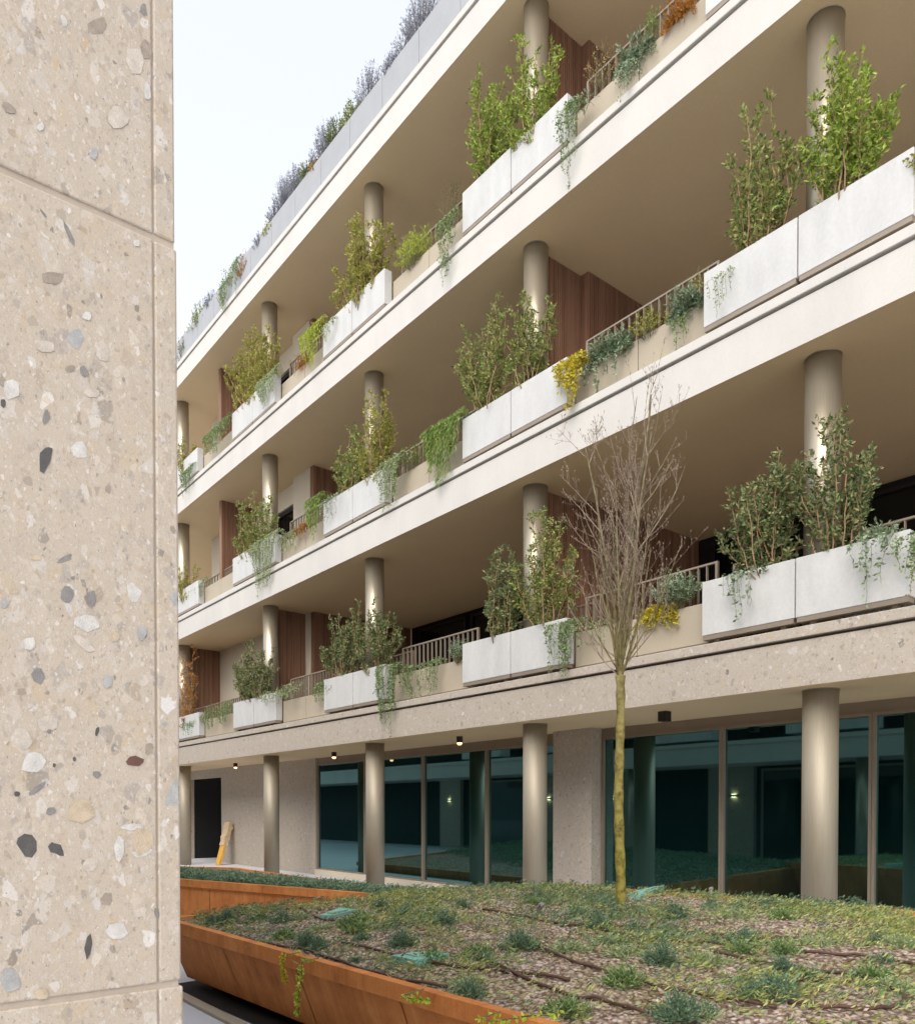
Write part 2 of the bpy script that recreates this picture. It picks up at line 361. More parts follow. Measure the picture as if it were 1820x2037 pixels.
b = MB(); b.box((-17.42, 9.52, 0), (-9.1, 9.72, .14)); b.box((-8.28, 9.52, 0), (X1, 9.72, .14)); sub(b, 'window_sill', 'plaster', bld, bevel=.006)
b = MB(); b.box((-17.42, 9.60, 2.74), (-9.1, 9.72, zt)); b.box((-8.28, 9.60, 2.74), (X1, 9.72, zt)); sub(b, 'lintel', 'bronze', bld)
for a, c in [(-17.4, -15.2), (-15.2, -13.0), (-13.0, -11.02), (-11.02, -9.12), (-8.26, -6.14), (-6.14, -4.16), (-4.16, -2.16), (-2.16, -.16), (-.16, 1.84), (1.84, 3.84)]:
    window(a+.003, c-.003, 9.62, .141, 2.739, bld, 'bronze', 'shop_glass', .035)
# ceiling downlights
for k, (dx, dy) in enumerate([(-6.32, 8.55), (-10.7, 8.68), (-15.3, 8.85), (-20.6, 8.85)]):
    t = empty('ceiling_downlight', (dx, dy, ZB[2]), ['unlit black box downlight nearest the tree trunk', 'lit black downlight on the soffit left of the second column from right', 'lit black downlight above the left end of the shop windows', 'lit black downlight over the blank stone wall'][k], 'downlight', 'black downlights under the first floor soffit')
    h = .085 if k else .10; r = .055
    b = MB()
    if k == 0: b.box((dx-.06, dy-.06, ZB[2]-.13), (dx+.06, dy+.06, ZB[2]-.001))
    else: b.tube([(dx, dy, ZB[2]-.11), (dx, dy, ZB[2]-.001)], r, 20)
    sub(b, 'lamp_body', 'black_metal', t)
    if k:
        b = MB(); b.tube([(dx, dy, ZB[2]-.145), (dx, dy, ZB[2]-.1105)], [.03, .045], 16); sub(b, 'bulb', 'lamp', t)
# ---------------------------------------------------------------- planters and railings
ROW = {2: 'lowest balcony', 3: 'second lowest balcony', 4: 'third lowest balcony', 5: 'roof terrace'}
BAY = ['rightmost column', 'second column from right', 'third column from right', 'fourth column from right', 'leftmost column']
WH = [(-5.33, -3.11), (-9.67, -7.45), (-14.05, -11.85), (-18.5, -16.2), (-24.1, -20.75)]
def planter(x0, x1, yf, zb, zt, mat, label, group, yb=8.45):
    b = MB(); t = .03
    b.box((x0, yf, zb), (x1, yf+t, zt)); b.box((x0, yb-t, zb), (x1, yb, zt)); b.box((x0, yf+t, zb), (x0+t, yb-t, zt)); b.box((x1-t, yf+t, zb), (x1, yb-t, zt)); b.box((x0+t, yf+t, zb), (x1-t, yb-t, zb+.03))
    root = empty('planter_box', (x0, yf, zb), label, 'planter', group)
    sub(b, 'box_shell', mat, root, bevel=.006)
    tr_ = MB(); tr_.box((x0+.010, yf+.006, zb-.052), (x1-.010, yb-.02, zb-.001)); sub(tr_, 'gap_darkening_tray', 'bronze', root)  # bronze tray added to darken the gap under the box
    s = MB(); s.box((x0+t, yf+t, zt-.2), (x1-t, yb-t, zt-.07)); sub(s, 'soil', 'soil', root)
    for xx in (x0+.12, x1-.18):
        f = MB(); f.box((xx, yf+.12, zb-.10), (xx+.06, yb-.1, zb-.053)); sub(f, 'foot', 'bronze', root)
for L in (2, 3, 4):
    zb = ZB[L]
    for bi, (a, c) in enumerate(WH):
        mid = (a+c)/2
        for (p, q, wd) in ((a, mid-.008, 'left'), (mid+.008, c, 'right')):
            planter(p, q, YF+.03, zb+.715, zb+1.33, 'white_panel', f'white {wd} planter box before the {BAY[bi]}, {ROW[L]}', 'white planter boxes along the balconies', 8.06)
    BE = [(-3.09, -.95, 'right of the rightmost column'), (-7.43, -5.35, 'between the two rightmost columns'), (-11.83, -9.69, 'between the second and third columns from right'), (-16.18, -14.07, 'between the third and fourth columns from right'), (-20.73, -18.52, 'between the fourth and leftmost columns')]
    for a, c, wd in BE:
        mid = (a+c)/2
        for (p, q, hd) in ((a, mid-.006, 'left'), (mid+.006, c, 'right')):
            planter(p, q, YF+.20, zb+.67, zb+1.14, 'beige_panel', f'beige {hd} planter box {wd}, {ROW[L]}', 'beige planter boxes along the balconies', 8.22)
    # railing in panels behind the boxes
    names = ['right of the rightmost column', 'across the rightmost column', 'between the two rightmost columns', 'across the second column from right', 'between the second and third columns', 'across the third column from right', 'between the third and fourth columns', 'across the fourth column from right', 'left of the fourth column', 'at the far left end']
    xr = [-.95, -3.1, -5.34, -7.44, -9.68, -11.84, -14.06, -16.2, -18.5, -20.74, -24.1]
    for k in range(10):
        x1_, x0_ = xr[k]-.02, xr[k+1]+.02; yr = 8.53 if 'across' in names[k] or k >= 8 else 8.27
        t = empty('balcony_railing', (x0_, yr, zb+.61), f'bronze bar railing {names[k]}, {ROW[L]}', 'railing', 'bronze railing panels behind the planters')
        b = MB(); b.box((x0_, yr-.018, zb+1.632), (x1_, yr+.018, zb+1.654)); sub(b, 'top_rail', 'rail', t)
        b = MB(); b.box((x0_, yr-.018, zb+.70), (x1_, yr+.018, zb+.72)); sub(b, 'bottom_rail', 'rail', t)
        for px in (x0_, x1_-.03):
            b = MB(); b.box((px, yr-.021, zb+.612), (px+.03, yr+.017, zb+1.6315)); sub(b, 'post', 'rail', t)
        n = 16; src = None
        for j in range(n):
            bx = x0_+.03 + (x1_-x0_-.06)*(j+1)/(n+1)
            if src is None:
                b = MB(); b.box((-.006, -.02, 0), (.005, .016, .9115)); me = b.build('baluster', 'rail'); me.parent = t; src = me
            else: me = src.copy(); col.objects.link(me); me.parent = t
            me.location = (bx-x0_, 0, .1105)
# roof terrace boxes
ORD = ["topmost","second","third","fourth","fifth","sixth","seventh","eighth","ninth","tenth","eleventh","twelfth","thirteenth","fourteenth","fifteenth","sixteenth","seventeenth","eighteenth","nineteenth","lowest"]
x = -8.65; k = 0
while x > -24.5:
    zb = ZB[5]
    if x <= -8.65: planter(x-1.1+.012, x, YF+.05, zb+.66, zb+1.26, 'shaded_roof_panel', f'pale grey roof planter box, {ORD[k]} from the top of the photo down the roof edge', 'planter boxes along the roof terrace', 8.3)
    x -= 1.1; k += 1
# ---------------------------------------------------------------- building behind the camera, mirrored in the glass
opp = empty('courtyard_building', (-30, -.15, 0), 'second apartment block behind the camera, mirrored in the shop windows', 'building')
b = MB()
for zb in (2.88, 6.38):
    b.box((-60, -4.5, zb), (-1.5, -.18, zb+.5)); b.box((-60, -4.5, zb+.5), (-1.5, -.15, zb+.61))
sub(b, 'floor_slab', 'fascia', opp)
b = MB(); b.box((-60, -2.3, 0), (-1.5, -2.1, 2.879)); b.box((-60, -3.2, 3.5), (-1.5, -3.0, 6.379)); sub(b, 'wall', 'dark_wall', opp)
b = MB()
for a, c in ((-14.0, -12.5), (-18.3, -17.0), (-21.5, -20.1), (-27.4, -26.0), (-6, -4.6)): b.box((a, -2.09, 0), (c, -1.9, 2.879))
sub(b, 'pier', 'facade_stone', opp)
for a, c in ((-12.3, -9.4), (-9.3, -6.3), (-24.5, -21.8), (-4.3, -1.5)): window(a, c, -2.0, .1, 2.8, opp, 'bronze', 'window_glass')
for cx in (-8.8, -15.8, -23.5):
    c = MB(); c.tube([(cx, -.6, 0), (cx, -.6, 2.879)], .18, 24); sub(c, 'column', 'column', opp, smooth=True)
for a, c in ((-15, -12.8), (-19.4, -17.2), (-23.8, -21.6), (-10.6, -8.4), (-6.2, -4)):
    b = MB(); b.box((a, -.7, 3.57), (c, -.2, 4.2)); sub(b, 'balcony_box', 'white_panel', opp)
for k, sx in enumerate((-13.1, -17.6, -20.75, -26.7)):
    t = empty('wall_sconce', (sx, -1.9, 2.03), f'{["first","second","third","fourth"][k]} up and down wall lamp from the right, mirrored in the shop glass', 'wall lamp', 'black sconces mirrored in the glass')
    b = MB(); b.box((sx-.11, -1.899, 1.99), (sx+.11, -1.80, 2.06)); sub(b, 'lamp_body', 'black_metal', t)
    b = MB(); b.box((sx-.06, -1.88, 1.978), (sx+.06, -1.82, 1.9895)); b.box((sx-.06, -1.88, 2.0605), (sx+.06, -1.82, 2.072)); sub(b, 'bulb', 'sconce_lamp', t)
# ---------------------------------------------------------------- stone pillar in the foreground
XP = -1.43
yE = onX(356.5, 1230, XP).y
zj1 = onX(351, 490, XP).z; zj2 = onX(362, 1956, XP).z; yg = onX(309, 1000, XP).y
pil = empty('stone_pillar', (XP, yE, 0), 'tall foreground pillar clad in speckled beige conglomerate stone slabs', 'pillar')
def slab_mb(y0, y1, z0, z1, th=.03):
    b = MB(); b.box((XP-th, y0, z0), (XP, y1, z1)); return b
J = .0055
for z0, z1, de in ((.0, zj2-J, .0035), (zj2+J, zj1-J, 0), (zj1+J, 4.2, -.003)):
    sub(slab_mb(-.9, yg-.0012, z0, z1), 'stone_slab', 'pillar_stone', pil, bevel=.003)
    b = MB(); b.box((XP-1.0, yg+.001, z0), (XP, yE+de, z1)); sub(b, 'corner_slab', 'pillar_stone', pil, bevel=.004)
b = MB(); b.box((XP-.95, -.88, 0), (XP-.0035, yg+.0005, 4.19)); b.box((XP-.9, yg+.0006, 0), (XP-.0036, yE-.0045, 4.19)); sub(b, 'core', 'grout', pil)
rnd = random.Random(11)
ST = [(194,51,42,40,0,'st_brown'),(269,121,42,66,15,'st_cream'),(293,182,17,46,5,'st_white'),(17,215,36,22,-25,'st_brown'),(285,18,18,28,0,'st_grey'),(290,98,24,46,0,'st_brown'),(81,252,19,19,0,'st_white'),(186,305,24,28,0,'st_blue'),
 (138,466,11,62,24,'st_grey'),(86,424,5,26,35,'st_grey'),(104,552,54,32,-12,'st_brown'),(173,629,22,19,0,'st_white'),(150,673,40,42,0,'st_blue'),(140,733,22,18,0,'st_brown'),(167,740,18,28,20,'st_grey'),(271,484,17,17,0,'st_white'),(127,41,13,28,10,'st_white'),(22,775,42,48,0,'st_white'),(92,830,17,33,0,'st_grey'),(90,912,29,58,-6,'st_dark'),(158,895,38,42,20,'st_white'),(215,973,18,18,0,'st_brown'),(6,802,12,20,0,'st_dark'),(232,235,44,60,30,'st_cream'),(125,1225,3,5,0,'st_dark'),(205,700,30,50,25,'st_cream'),(182,780,42,20,-10,'st_cream'),(90,690,50,26,-20,'st_cream'),
 (129,1112,36,14,28,'st_grey'),(72,1110,20,16,0,'st_tan'),(133,1182,32,38,-15,'st_grey'),(180,1192,24,40,0,'st_grey'),(266,1180,34,42,10,'st_white'),(173,1240,58,44,0,'st_white'),(165,1280,66,20,-42,'st_cream'),(59,1280,28,30,0,'st_white'),(307,1222,11,20,0,'st_grey'),(75,1345,28,38,10,'st_grey'),(229,1267,22,24,0,'st_tan'),(214,1355,27,30,0,'st_blue'),(286,1355,26,26,0,'st_cream'),(67,1518,52,52,0,'st_white'),(193,1456,8,24,-10,'st_dark'),(268,1515,40,24,10,'st_red'),(75,1569,46,13,35,'st_grey'),(193,1541,20,18,0,'st_grey'),(101,1615,23,18,0,'st_grey'),(160,1612,66,64,10,'st_tan'),(52,1680,46,54,10,'st_dark'),(112,1690,38,26,-35,'st_dark'),(283,1672,54,60,0,'st_tan'),(238,1688,28,56,0,'st_white'),(281,1698,44,24,10,'st_white'),(262,1645,60,16,0,'st_white'),(232,1853,54,36,18,'st_white'),(176,1884,17,56,-5,'st_dark'),(106,1863,34,28,0,'st_cream'),(224,1889,16,18,0,'st_brown'),(311,1817,9,24,15,'st_grey'),(83,1977,38,28,0,'st_tan'),(212,1788,28,38,0,'st_brown'),(20,1950,46,60,0,'st_blue'),(34,1580,14,12,0,'st_dark'),(148,1511,8,10,0,'st_dark'),(108,1523,8,10,0,'st_dark'),(45,1470,40,60,0,'st_cream'),(95,1440,44,40,0,'st_cream'),(98,1455,12,10,0,'st_grey'),(297,1490,22,28,0,'st_brown'),(180,1720,36,34,0,'st_cream'),(278,1815,34,24,15,'st_cream'),(282,1258,22,36,0,'st_blue'),(145,1150,10,10,0,'st_grey'),(28,1176,24,14,0,'st_tan'),(10,1200,18,28,0,'st_blue')]
smb = MB(); smats = []
for (vx, vy, vw, vh, ang, mt) in ST:
    if mt not in smats: smats.append(mt)
    n = rnd.randint(6, 9); ph = rnd.uniform(0, 6.28); pts = []
    a1, a2, p1, p2 = rnd.uniform(.05, .13), rnd.uniform(.04, .09), rnd.uniform(0, 6), rnd.uniform(0, 6)
    for j in range(n):
        a = ph + 2*math.pi*(j+rnd.uniform(-.25, .25))/n; r = 1 + a1*math.sin(2*a+p1) + a2*math.sin(3*a+p2) + rnd.uniform(-.20, .10)
        px, py = math.cos(a)*vw/2*r*.92, math.sin(a)*vh/2*r*.92
        ca, sa = math.cos(R(ang)), math.sin(R(ang))
        pts.append((vx + px*ca + py*sa, vy - px*sa + py*ca))
    if min(p[0] for p in pts) < 306 < max(p[0] for p in pts): pts = [(min(p[0], 304), p[1]) if vx < 306 else (max(p[0], 313), p[1]) for p in pts]
    P3 = [onX(p[0], p[1], XP) + Vector((.0004 + .0002*(ST.index((vx,vy,vw,vh,ang,mt))%4), 0, 0)) for p in pts]
    # keep face normal towards +X
    nrm = (P3[1]-P3[0]).cross(P3[n//2]-P3[0])
    if nrm.x < 0: P3 = P3[::-1]
    smb.face(P3, smats.index(mt))
sub(smb, 'inlaid_pebbles', smats, pil)
# two more inlays on the corner slab
smb = MB()
for (vx, vy, pts) in ((0, 0, [(325,1600),(335,1575),(348,1552),(354,1548),(355,1603)]), (0, 0, [(338,1188),(346,1176),(352,1180),(352,1205),(345,1206)]), (0,0,[(320,1440),(330,1436),(336,1442),(328,1447)])):
    P3 = [onX(p[0], p[1], XP)+Vector((.0005,0,0)) for p in pts]
    if (P3[1]-P3[0]).cross(P3[2]-P3[0]).x < 0: P3 = P3[::-1]
    smb.face(P3)
sub(smb, 'inlaid_pebbles', 'st_blue', pil)
# ---------------------------------------------------------------- weathered steel planting beds
def bed(name, poly, zr, label, rimw=.07, zfall=.0, foot=.09, lip=.10, lean=.17):
    # poly: plan outline, counter-clockwise; zr: rim heights
    root = empty(name, (poly[0][0], poly[0][1], 0), label, 'planting bed', 'weathered steel planting beds')
    n = len(poly); P = [Vector((p[0], p[1], 0)) for p in poly]
    def inset(d):
        out = []
        for i in range(n):
            a, b_, c = P[i-1], P[i], P[(i+1)%n]
            e1 = (b_-a).normalized(); e2 = (c-b_).normalized(); n1 = Vector((-e1.y, e1.x, 0)); n2 = Vector((-e2.y, e2.x, 0))
            bi = (n1+n2).normalized(); out.append(b_ + bi*(d/max(.3, bi.dot(n1))))
        return out
    I0, I1, I2, I3 = inset(0), inset(.03), inset(lean), inset(rimw)
    w_ = MB(); r_ = MB(); f_ = MB()
    up = lambda p, z: (p.x, p.y, z)
    I4 = inset(lean+.25)
    for i in range(n):
        j = (i+1)%n
        r_.face([up(I0[i], zr[i]-lip), up(I0[j], zr[j]-lip), up(I0[j], zr[j]), up(I0[i], zr[i])])
        r_.face([up(I0[i], zr[i]), up(I0[j], zr[j]), up(I3[j], zr[j]), up(I3[i], zr[i])])
        r_.face([up(I3[i], zr[i]), up(I3[j], zr[j]), up(I3[j], zr[j]-.2), up(I3[i], zr[i]-.2)])
        r_.face([up(I0[j], zr[j]-lip), up(I0[i], zr[i]-lip), up(I1[i], zr[i]-lip), up(I1[j], zr[j]-lip)])
        # upper wall: vertical channel then leaning panels split by seams
        L = (I1[j]-I1[i]).length; k = max(1, int(L/1.15))
        for s in range(k):
            t0, t1 = s/k, (s+1)/k; g0 = .007/L
            a0, a1 = I1[i].lerp(I1[j], t0+g0), I1[i].lerp(I1[j], t1-g0); b0, b1 = I2[i].lerp(I2[j], t0+g0), I2[i].lerp(I2[j], t1-g0)
            za, zc = zr[i]+(zr[j]-zr[i])*t0 - lip, zr[i]+(zr[j]-zr[i])*t1 - lip
            w_.face([up(b0, foot), up(b1, foot), up(a1, zc), up(a0, za)])
            q0, q1 = inset_pt(b0, P, .01), inset_pt(b1, P, .01)
        w_.face([up(I2[i], foot-.003), up(I4[i], foot-.003), up(I4[j], foot-.003), up(I2[j], foot-.003)])
        c0, c1, d0, d1 = inset(.042)[i], inset(.042)[j], inset(lean+.012)[i], inset(lean+.012)[j]
        w_.face([up(d0, foot), up(d1, foot), up(c1, zr[j]-lip), up(c0, zr[i]-lip)])
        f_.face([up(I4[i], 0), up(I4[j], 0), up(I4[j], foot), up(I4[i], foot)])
    if foot > .05: f_.face([up(p, .006) for p in inset(.03)])  # flat dark sheet laid under the bed in place of shade
    sub(r_, 'rim', 'corten', root); sub(w_, 'side_panel', 'corten', root); sub(f_, 'plinth_with_shade_sheet', 'painted_gap_shade', root)
    return root, I3
def inset_pt(p, P, d): return p
def inside(p, poly):
    c = False; n = len(poly)
    for i in range(n):
        a, b_ = poly[i], poly[i-1]
        if (a[1] > p[1]) != (b_[1] > p[1]) and p[0] < (b_[0]-a[0])*(p[1]-a[1])/(b_[1]-a[1])+a[0]: c = not c
    return c
pA = onZ(368, 1840, .62); pF = onZ(1090, 2040, .62)
dirF = (pF-pA).normalized(); pA = pA - dirF*.55
pF2 = pA + dirF*9.5
FRONT = [(pA.x, pA.y), (pF2.x, pF2.y), (2.6, 7.2), (-3.0, 7.25), (-3.9, 7.15), (-6.2, 6.75), (-6.95, 5.98), (-7.42, 5.55), (-7.64, 5.2), (-7.62, 4.9), (-7.5, 4.5)]
ZR = [.62, .62, .74, .74, .74, .74, .68, .64, .62, .62, .62]
bed_root, inner = bed('planting_bed', FRONT, ZR, 'large raised planting bed in rusty orange steel below the tree')
def seg_h(x, y, poly, zr):
    # distance to outline and rim height nearby
    best = 9; z = .6
    for i in range(len(poly)):
        a, b_ = Vector(poly[i]), Vector(poly[(i+1)%len(poly)]); p = Vector((x, y)); e = b_-a
        t = max(0, min(1, (p-a).dot(e)/e.dot(e))); d = (p-(a+e*t)).length
        if d < best: best = d; z = zr[i]+(zr[(i+1)%len(poly)]-zr[i])*t
    return best, z
def hsh(x, y): return math.sin(x*1.7+y*.9)*.5+math.sin(x*.8-y*2.3+1.3)*.5
def bed_z(x, y):
    d, z = seg_h(x, y, FRONT, ZR); base = .62 + .12*max(0, min(1, (y-2.6)/4.2))
    k = min(1, d/.8); return (z-.045)*(1-k) + (base+.02*hsh(x*2, y*2)+.03)*k
def surface(polyfn, bbox, step, zf, name, mat, parent, rng, amp=.012):
    b = MB(); x0, y0, x1, y1 = bbox; nx, ny = int((x1-x0)/step), int((y1-y0)/step); idx = {}
    for i in range(nx+1):
        for j in range(ny+1):
            x, y = x0+i*step, y0+j*step
            idx[i, j] = len(b.v); b.v.append((x, y, zf(x, y)+rng.uniform(-amp, amp)))
    for i in range(nx):
        for j in range(ny):
            if all(inside((x0+(i+a)*step, y0+(j+c)*step), polyfn) for a in (0, 1) for c in (0, 1)) :
                b.f.append((idx[i, j], idx[i+1, j], idx[i+1, j+1], idx[i, j+1])); b.mi.append(0)
    return sub(b, name, mat, parent, smooth=True)
rng = random.Random(5)
surface(FRONT, (-7.8, 2.3, 2.8, 7.4), .04, bed_z, 'mulch', 'mulch', bed_root, rng)
pB0 = onZ(365, 1750, .62); pB1 = onZ(775, 1781, .62); db = (pB1-pB0).normalized()
q0 = pB0 - db*7; q1 = pB1 + db*.6
REAR = [(q0.x, q0.y), (q1.x, q1.y), (-8.9, 7.9), (-18.4, 7.9)]
ZR2 = [.62, .62, .20, .20]
def rear_z(x, y):
    yl = REAR[0][1]+(REAR[1][1]-REAR[0][1])*(x-REAR[0][0])/(REAR[1][0]-REAR[0][0]); t = max(0, min(1, (y-yl)/(7.9-yl))); return .56-.40*t
bed2, _ = bed('planting_bed', REAR, ZR2, 'second rusty steel planting bed farther back towards the blank wall', foot=.004, lean=.03)
def bed2_z(x, y): return .52 - .0*(y-4)
surface(REAR, (-19, 1.8, -6.5, 8), .08, rear_z, 'mulch', 'mulch', bed2, rng)
# ---------------------------------------------------------------- plants
def gauss(r, s): return r.gauss(0, s)
SHRUBS = 'upright leafy shrubs in the balcony planters'
def shrub(vx0, vx1, vyt, vyb, mats, label, seed, dens=1.0, Y=8.0, top='round', cat='shrub', leafL=.055, stemm='stem', zroot=None):
    r = random.Random(seed); a = onY(vx0, vyb, Y); c = onY(vx1, vyb, Y); xm = (a.x+c.x)/2; W = abs(c.x-a.x)
    zb = onY((vx0+vx1)/2, vyb, Y).z; zt = onY((vx0+vx1)/2, vyt, Y).z
    if zroot is not None: zb = zroot
    H = zt-zb; zb -= .10
    root = empty('leafy_shrub', (xm, Y, zb), label, cat, SHRUBS)
    S = MB(); Lf = MB(); ns = max(7, int(9*dens+W*5))
    for k in range(ns):
        ang = r.uniform(0, 2*math.pi); rad = (r.random()**.6)*.5; ex = math.cos(ang)*rad*W*1.12; ey = math.sin(ang)*rad*min(W, .6)*.9
        hh = H*(1-.42*min(1, abs(ex/(W*.5)))**1.6)*r.uniform(.62, 1.02)
        if k == 0: hh = H*1.02; ex *= .4
        base = Vector((xm+ex*.25+gauss(r, .03), Y+ey*.2, zb)); pts = []; n = 9; wob = Vector((gauss(r, .04), gauss(r, .04), 0))
        for j in range(n+1):
            t = j/n; p = base + Vector((ex*(t**.6)*.8, ey*(t**.6), (hh+.10)*t)) + wob*math.sin(t*5+k) + Vector((gauss(r, .012), gauss(r, .012), 0)); pts.append(p)
        S.tube(pts, [.009*(1-.75*j/n)+.001 for j in range(n+1)], 4, cap=False)
        # twigs
        for j in range(1, n+1):
            for q in range(r.choice((1, 2, 2))):
                p = pts[j-1].lerp(pts[j], r.random()); t = j/n
                if t < .25 and r.random() < .55: continue
                L = H*.13*(1.25-t*.7)*r.uniform(.5, 1.25); a2 = r.uniform(0, 6.28)
                d = Vector((math.cos(a2), math.sin(a2)*.7, r.uniform(.5, 1.3))).normalized(); tp = [p, p+d*L*.5+Vector((gauss(r,.01), 0, 0)), p+d*L+Vector((0, 0, L*.12))]
                S.tube(tp, [.0035, .0025, .0012], 3, cap=False)
                nl = int((10+7*dens)*L/.16)+3
                for u in range(nl):
                    s_ = r.uniform(.12, 1.05); pp = tp[0].lerp(tp[2], s_) + Vector((gauss(r, .014), gauss(r, .014), gauss(r, .014)))
                    ld = (d*.45+Vector((gauss(r, .7), gauss(r, .7), gauss(r, .5)+.15)))
                    Lf.leaf(pp, ld, leafL*r.uniform(.6, 1.25), leafL*r.uniform(.35, .55), r)
        for u in range(7):
            p = pts[-1] - Vector((0, 0, r.uniform(0, .10))); Lf.leaf(p, Vector((gauss(r, .5), gauss(r, .5), .8)), leafL*r.uniform(.7, 1.2), leafL*.42, r)
    sub(S, 'stems', stemm, root); sub(Lf, 'foliage', mats, root)
    return root
def sprig(root_pts, S, Lf, r, leafL, nl):
    S.tube(root_pts, [.003]*len(root_pts), 3, cap=False)
VINES = 'trailing plants over the planter edges'
def trailing(vx0, vx1, vyt, vyb, mat, label, seed, Y=None, dens=1.0, leafL=.035, wide=.5, cat='trailing plant', name='trailing_vine', edge=None, spread=.05, frond=False):
    r = random.Random(seed); Y = Y or 7.84
    a, c = onY(vx0, (vyt+vyb)/2, Y), onY(vx1, (vyt+vyb)/2, Y); x0, x1 = min(a.x, c.x), max(a.x, c.x); W = x1-x0
    zt = onY((vx0+vx1)/2, vyt, Y).z; zb = onY((vx0+vx1)/2, vyb, Y).z
    lev = max((L for L in ZB if ZB[L]+.9 < zt+.25), default=2); ze = ZB[lev]+1.34
    if edge is not None: ze = ZB[lev]+edge
    ze = min(max(ze, zb+.05), max(zt, zb+.1))
    root = empty(name, ((x0+x1)/2, Y+.1, ze), label, cat, VINES)
    S = MB(); Lf = MB(); ns = max(4, int(W*26*dens)+3)
    for k in range(ns):
        u = r.random(); sx = x0+W*u; fall = (ze-zb)*(.22+.78*r.random()**1.1)*(1-.25*abs(u-.5)*2)
        if k == 0: fall = ze-zb
        rise = max(0, zt-ze)*r.uniform(.3, 1)
        pts = [Vector((sx+gauss(r, .04), Y+.16+gauss(r, .03), ze-.08)), Vector((sx, Y+.10, ze+rise)), Vector((sx+gauss(r, .02), Y+.01, ze+rise*.35))]
        n = max(3, int(fall/.06)); xx = sx; tw = r.uniform(0, 6)
        for j in range(1, n+1):
            xx += gauss(r, .010)+( -(xx-(x0+x1)/2)*.04); pts.append(Vector((xx, Y-.02-abs(gauss(r, .018))-spread*math.sin(math.pi*min(1, j/n*1.2))*r.random(), ze-fall*j/n)))
        S.tube(pts, .0022, 3, cap=False)
        tot = sum((pts[i+1]-pts[i]).length for i in range(len(pts)-1)); nl = int(tot/.024*(.7+.35*dens))
        for q in range(nl):
            i = r.randrange(len(pts)-1); p = pts[i].lerp(pts[i+1], r.random())
            if frond:
                d = Vector((gauss(r, .55), -abs(gauss(r, .3)), gauss(r, .25)-.75)); Lf.leaf(p, d, leafL*r.uniform(.8, 1.9), leafL*.16, r)
            else:
                p = p+Vector((gauss(r, .016), -abs(gauss(r, .014)), gauss(r, .012)))
                Lf.leaf(p, Vector((gauss(r, 1), -abs(gauss(r, .5)), gauss(r, .6)-.4)), leafL*r.uniform(.6, 1.2), leafL*r.uniform(.5, .8), r)
    sub(S, 'stems', 'vine_stem', root); sub(Lf, 'foliage', mat, root)
MOUNDS = 'small mounding plants in the planters'
def lev_of(z): return max((L for L in ZB if ZB[L] < z), default=2)
def mound(vx0, vx1, vyt, vyb, mat, label, seed, Y=8.05, dens=1.0, leafL=.035, leafW=.5, cat='plant', name='mounding_plant', stemm='vine_stem', group=MOUNDS, up=.9, ns=None):
    r = random.Random(seed); a, c = onY(vx0, vyb, Y), onY(vx1, vyb, Y); xm = (a.x+c.x)/2; W = abs(c.x-a.x); zt = onY((vx0+vx1)/2, vyt, Y).z; zb = onY((vx0+vx1)/2, vyb, Y).z; H = zt-zb
    root = empty(name, (xm, Y, zb), label, cat, group); S = MB(); Lf = MB(); soil = ZB[lev_of(zb)]+1.08
    spill = group is MOUNDS and zb < soil-.02 and zb > ZB[lev_of(zb)]+.4
    for k in range(ns or int(26*dens*(1+W))):
        an = r.uniform(0, 6.28); q = r.random()**.5
        tip = Vector((xm+math.cos(an)*q*W*.5, Y+math.sin(an)*q*min(.22, W*.4), zb+H*math.sqrt(max(0, 1-q*q*.8))*r.uniform(.55, 1.03)))
        b0 = Vector((xm+math.cos(an)*q*W*.15, Y+math.sin(an)*q*.06, zb-.05)); mid = b0.lerp(tip, .5)+Vector((gauss(r, .02), gauss(r, .02), H*.08*up))
        if spill:
            b0 = Vector((xm+(tip.x-xm)*.5, 8.13, soil)); mid = Vector((tip.x*.7+b0.x*.3, 8.05, soil+.09+r.uniform(0, .05)))
            if tip.z < soil+.10: tip.y = 8.04-abs(gauss(r, .04))
        S.tube([b0, mid, tip], [.003, .0022, .001], 3, cap=False)
        for u in range(int(13*dens)):
            t = r.uniform(.25, 1.05); p = (b0.lerp(mid, t*2) if t < .5 else mid.lerp(tip, (t-.5)*2)); d = (tip-b0).normalized()
            Lf.leaf(p, d*.8+Vector((gauss(r, .6), gauss(r, .6), gauss(r, .4))), leafL*r.uniform(.6, 1.3), leafL*leafW*r.uniform(.6, 1), r)
    sub(S, 'stems', stemm, root); sub(Lf, 'foliage', mat, root)
# --- upright shrubs
shrub(1600,1755,80,395,'leaf_bright','tall bright green shrub right of the rightmost column on the second balcony',1,1.7)
shrub(1420,1590,228,497,'leaf_mid','broad open twiggy shrub left of the rightmost column on the second balcony',2,1.25)
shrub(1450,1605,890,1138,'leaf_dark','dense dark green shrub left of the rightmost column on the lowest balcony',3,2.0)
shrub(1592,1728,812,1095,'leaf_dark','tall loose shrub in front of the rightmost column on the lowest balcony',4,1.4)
shrub(1010,1130,82,285,'leaf_bright','tall bright shrub in front of the second column from right on the third balcony',5,1.3)
shrub(925,1022,165,338,'leaf_bright','bushy bright shrub left of the second column from right on the third balcony',6,1.6)
shrub(925,1035,585,808,'leaf_mid','shrub with long bare shoots left of the second column from right on the second balcony',7,1.2)
shrub(1012,1098,582,762,'leaf_mid','slender shrub in front of the second column from right on the second balcony',8,1.3)
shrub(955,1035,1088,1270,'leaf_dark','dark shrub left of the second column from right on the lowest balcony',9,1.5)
shrub(1036,1145,1020,1243,'leaf_mid','wispy shrub in front of the second column from right on the lowest balcony',10,1.3)
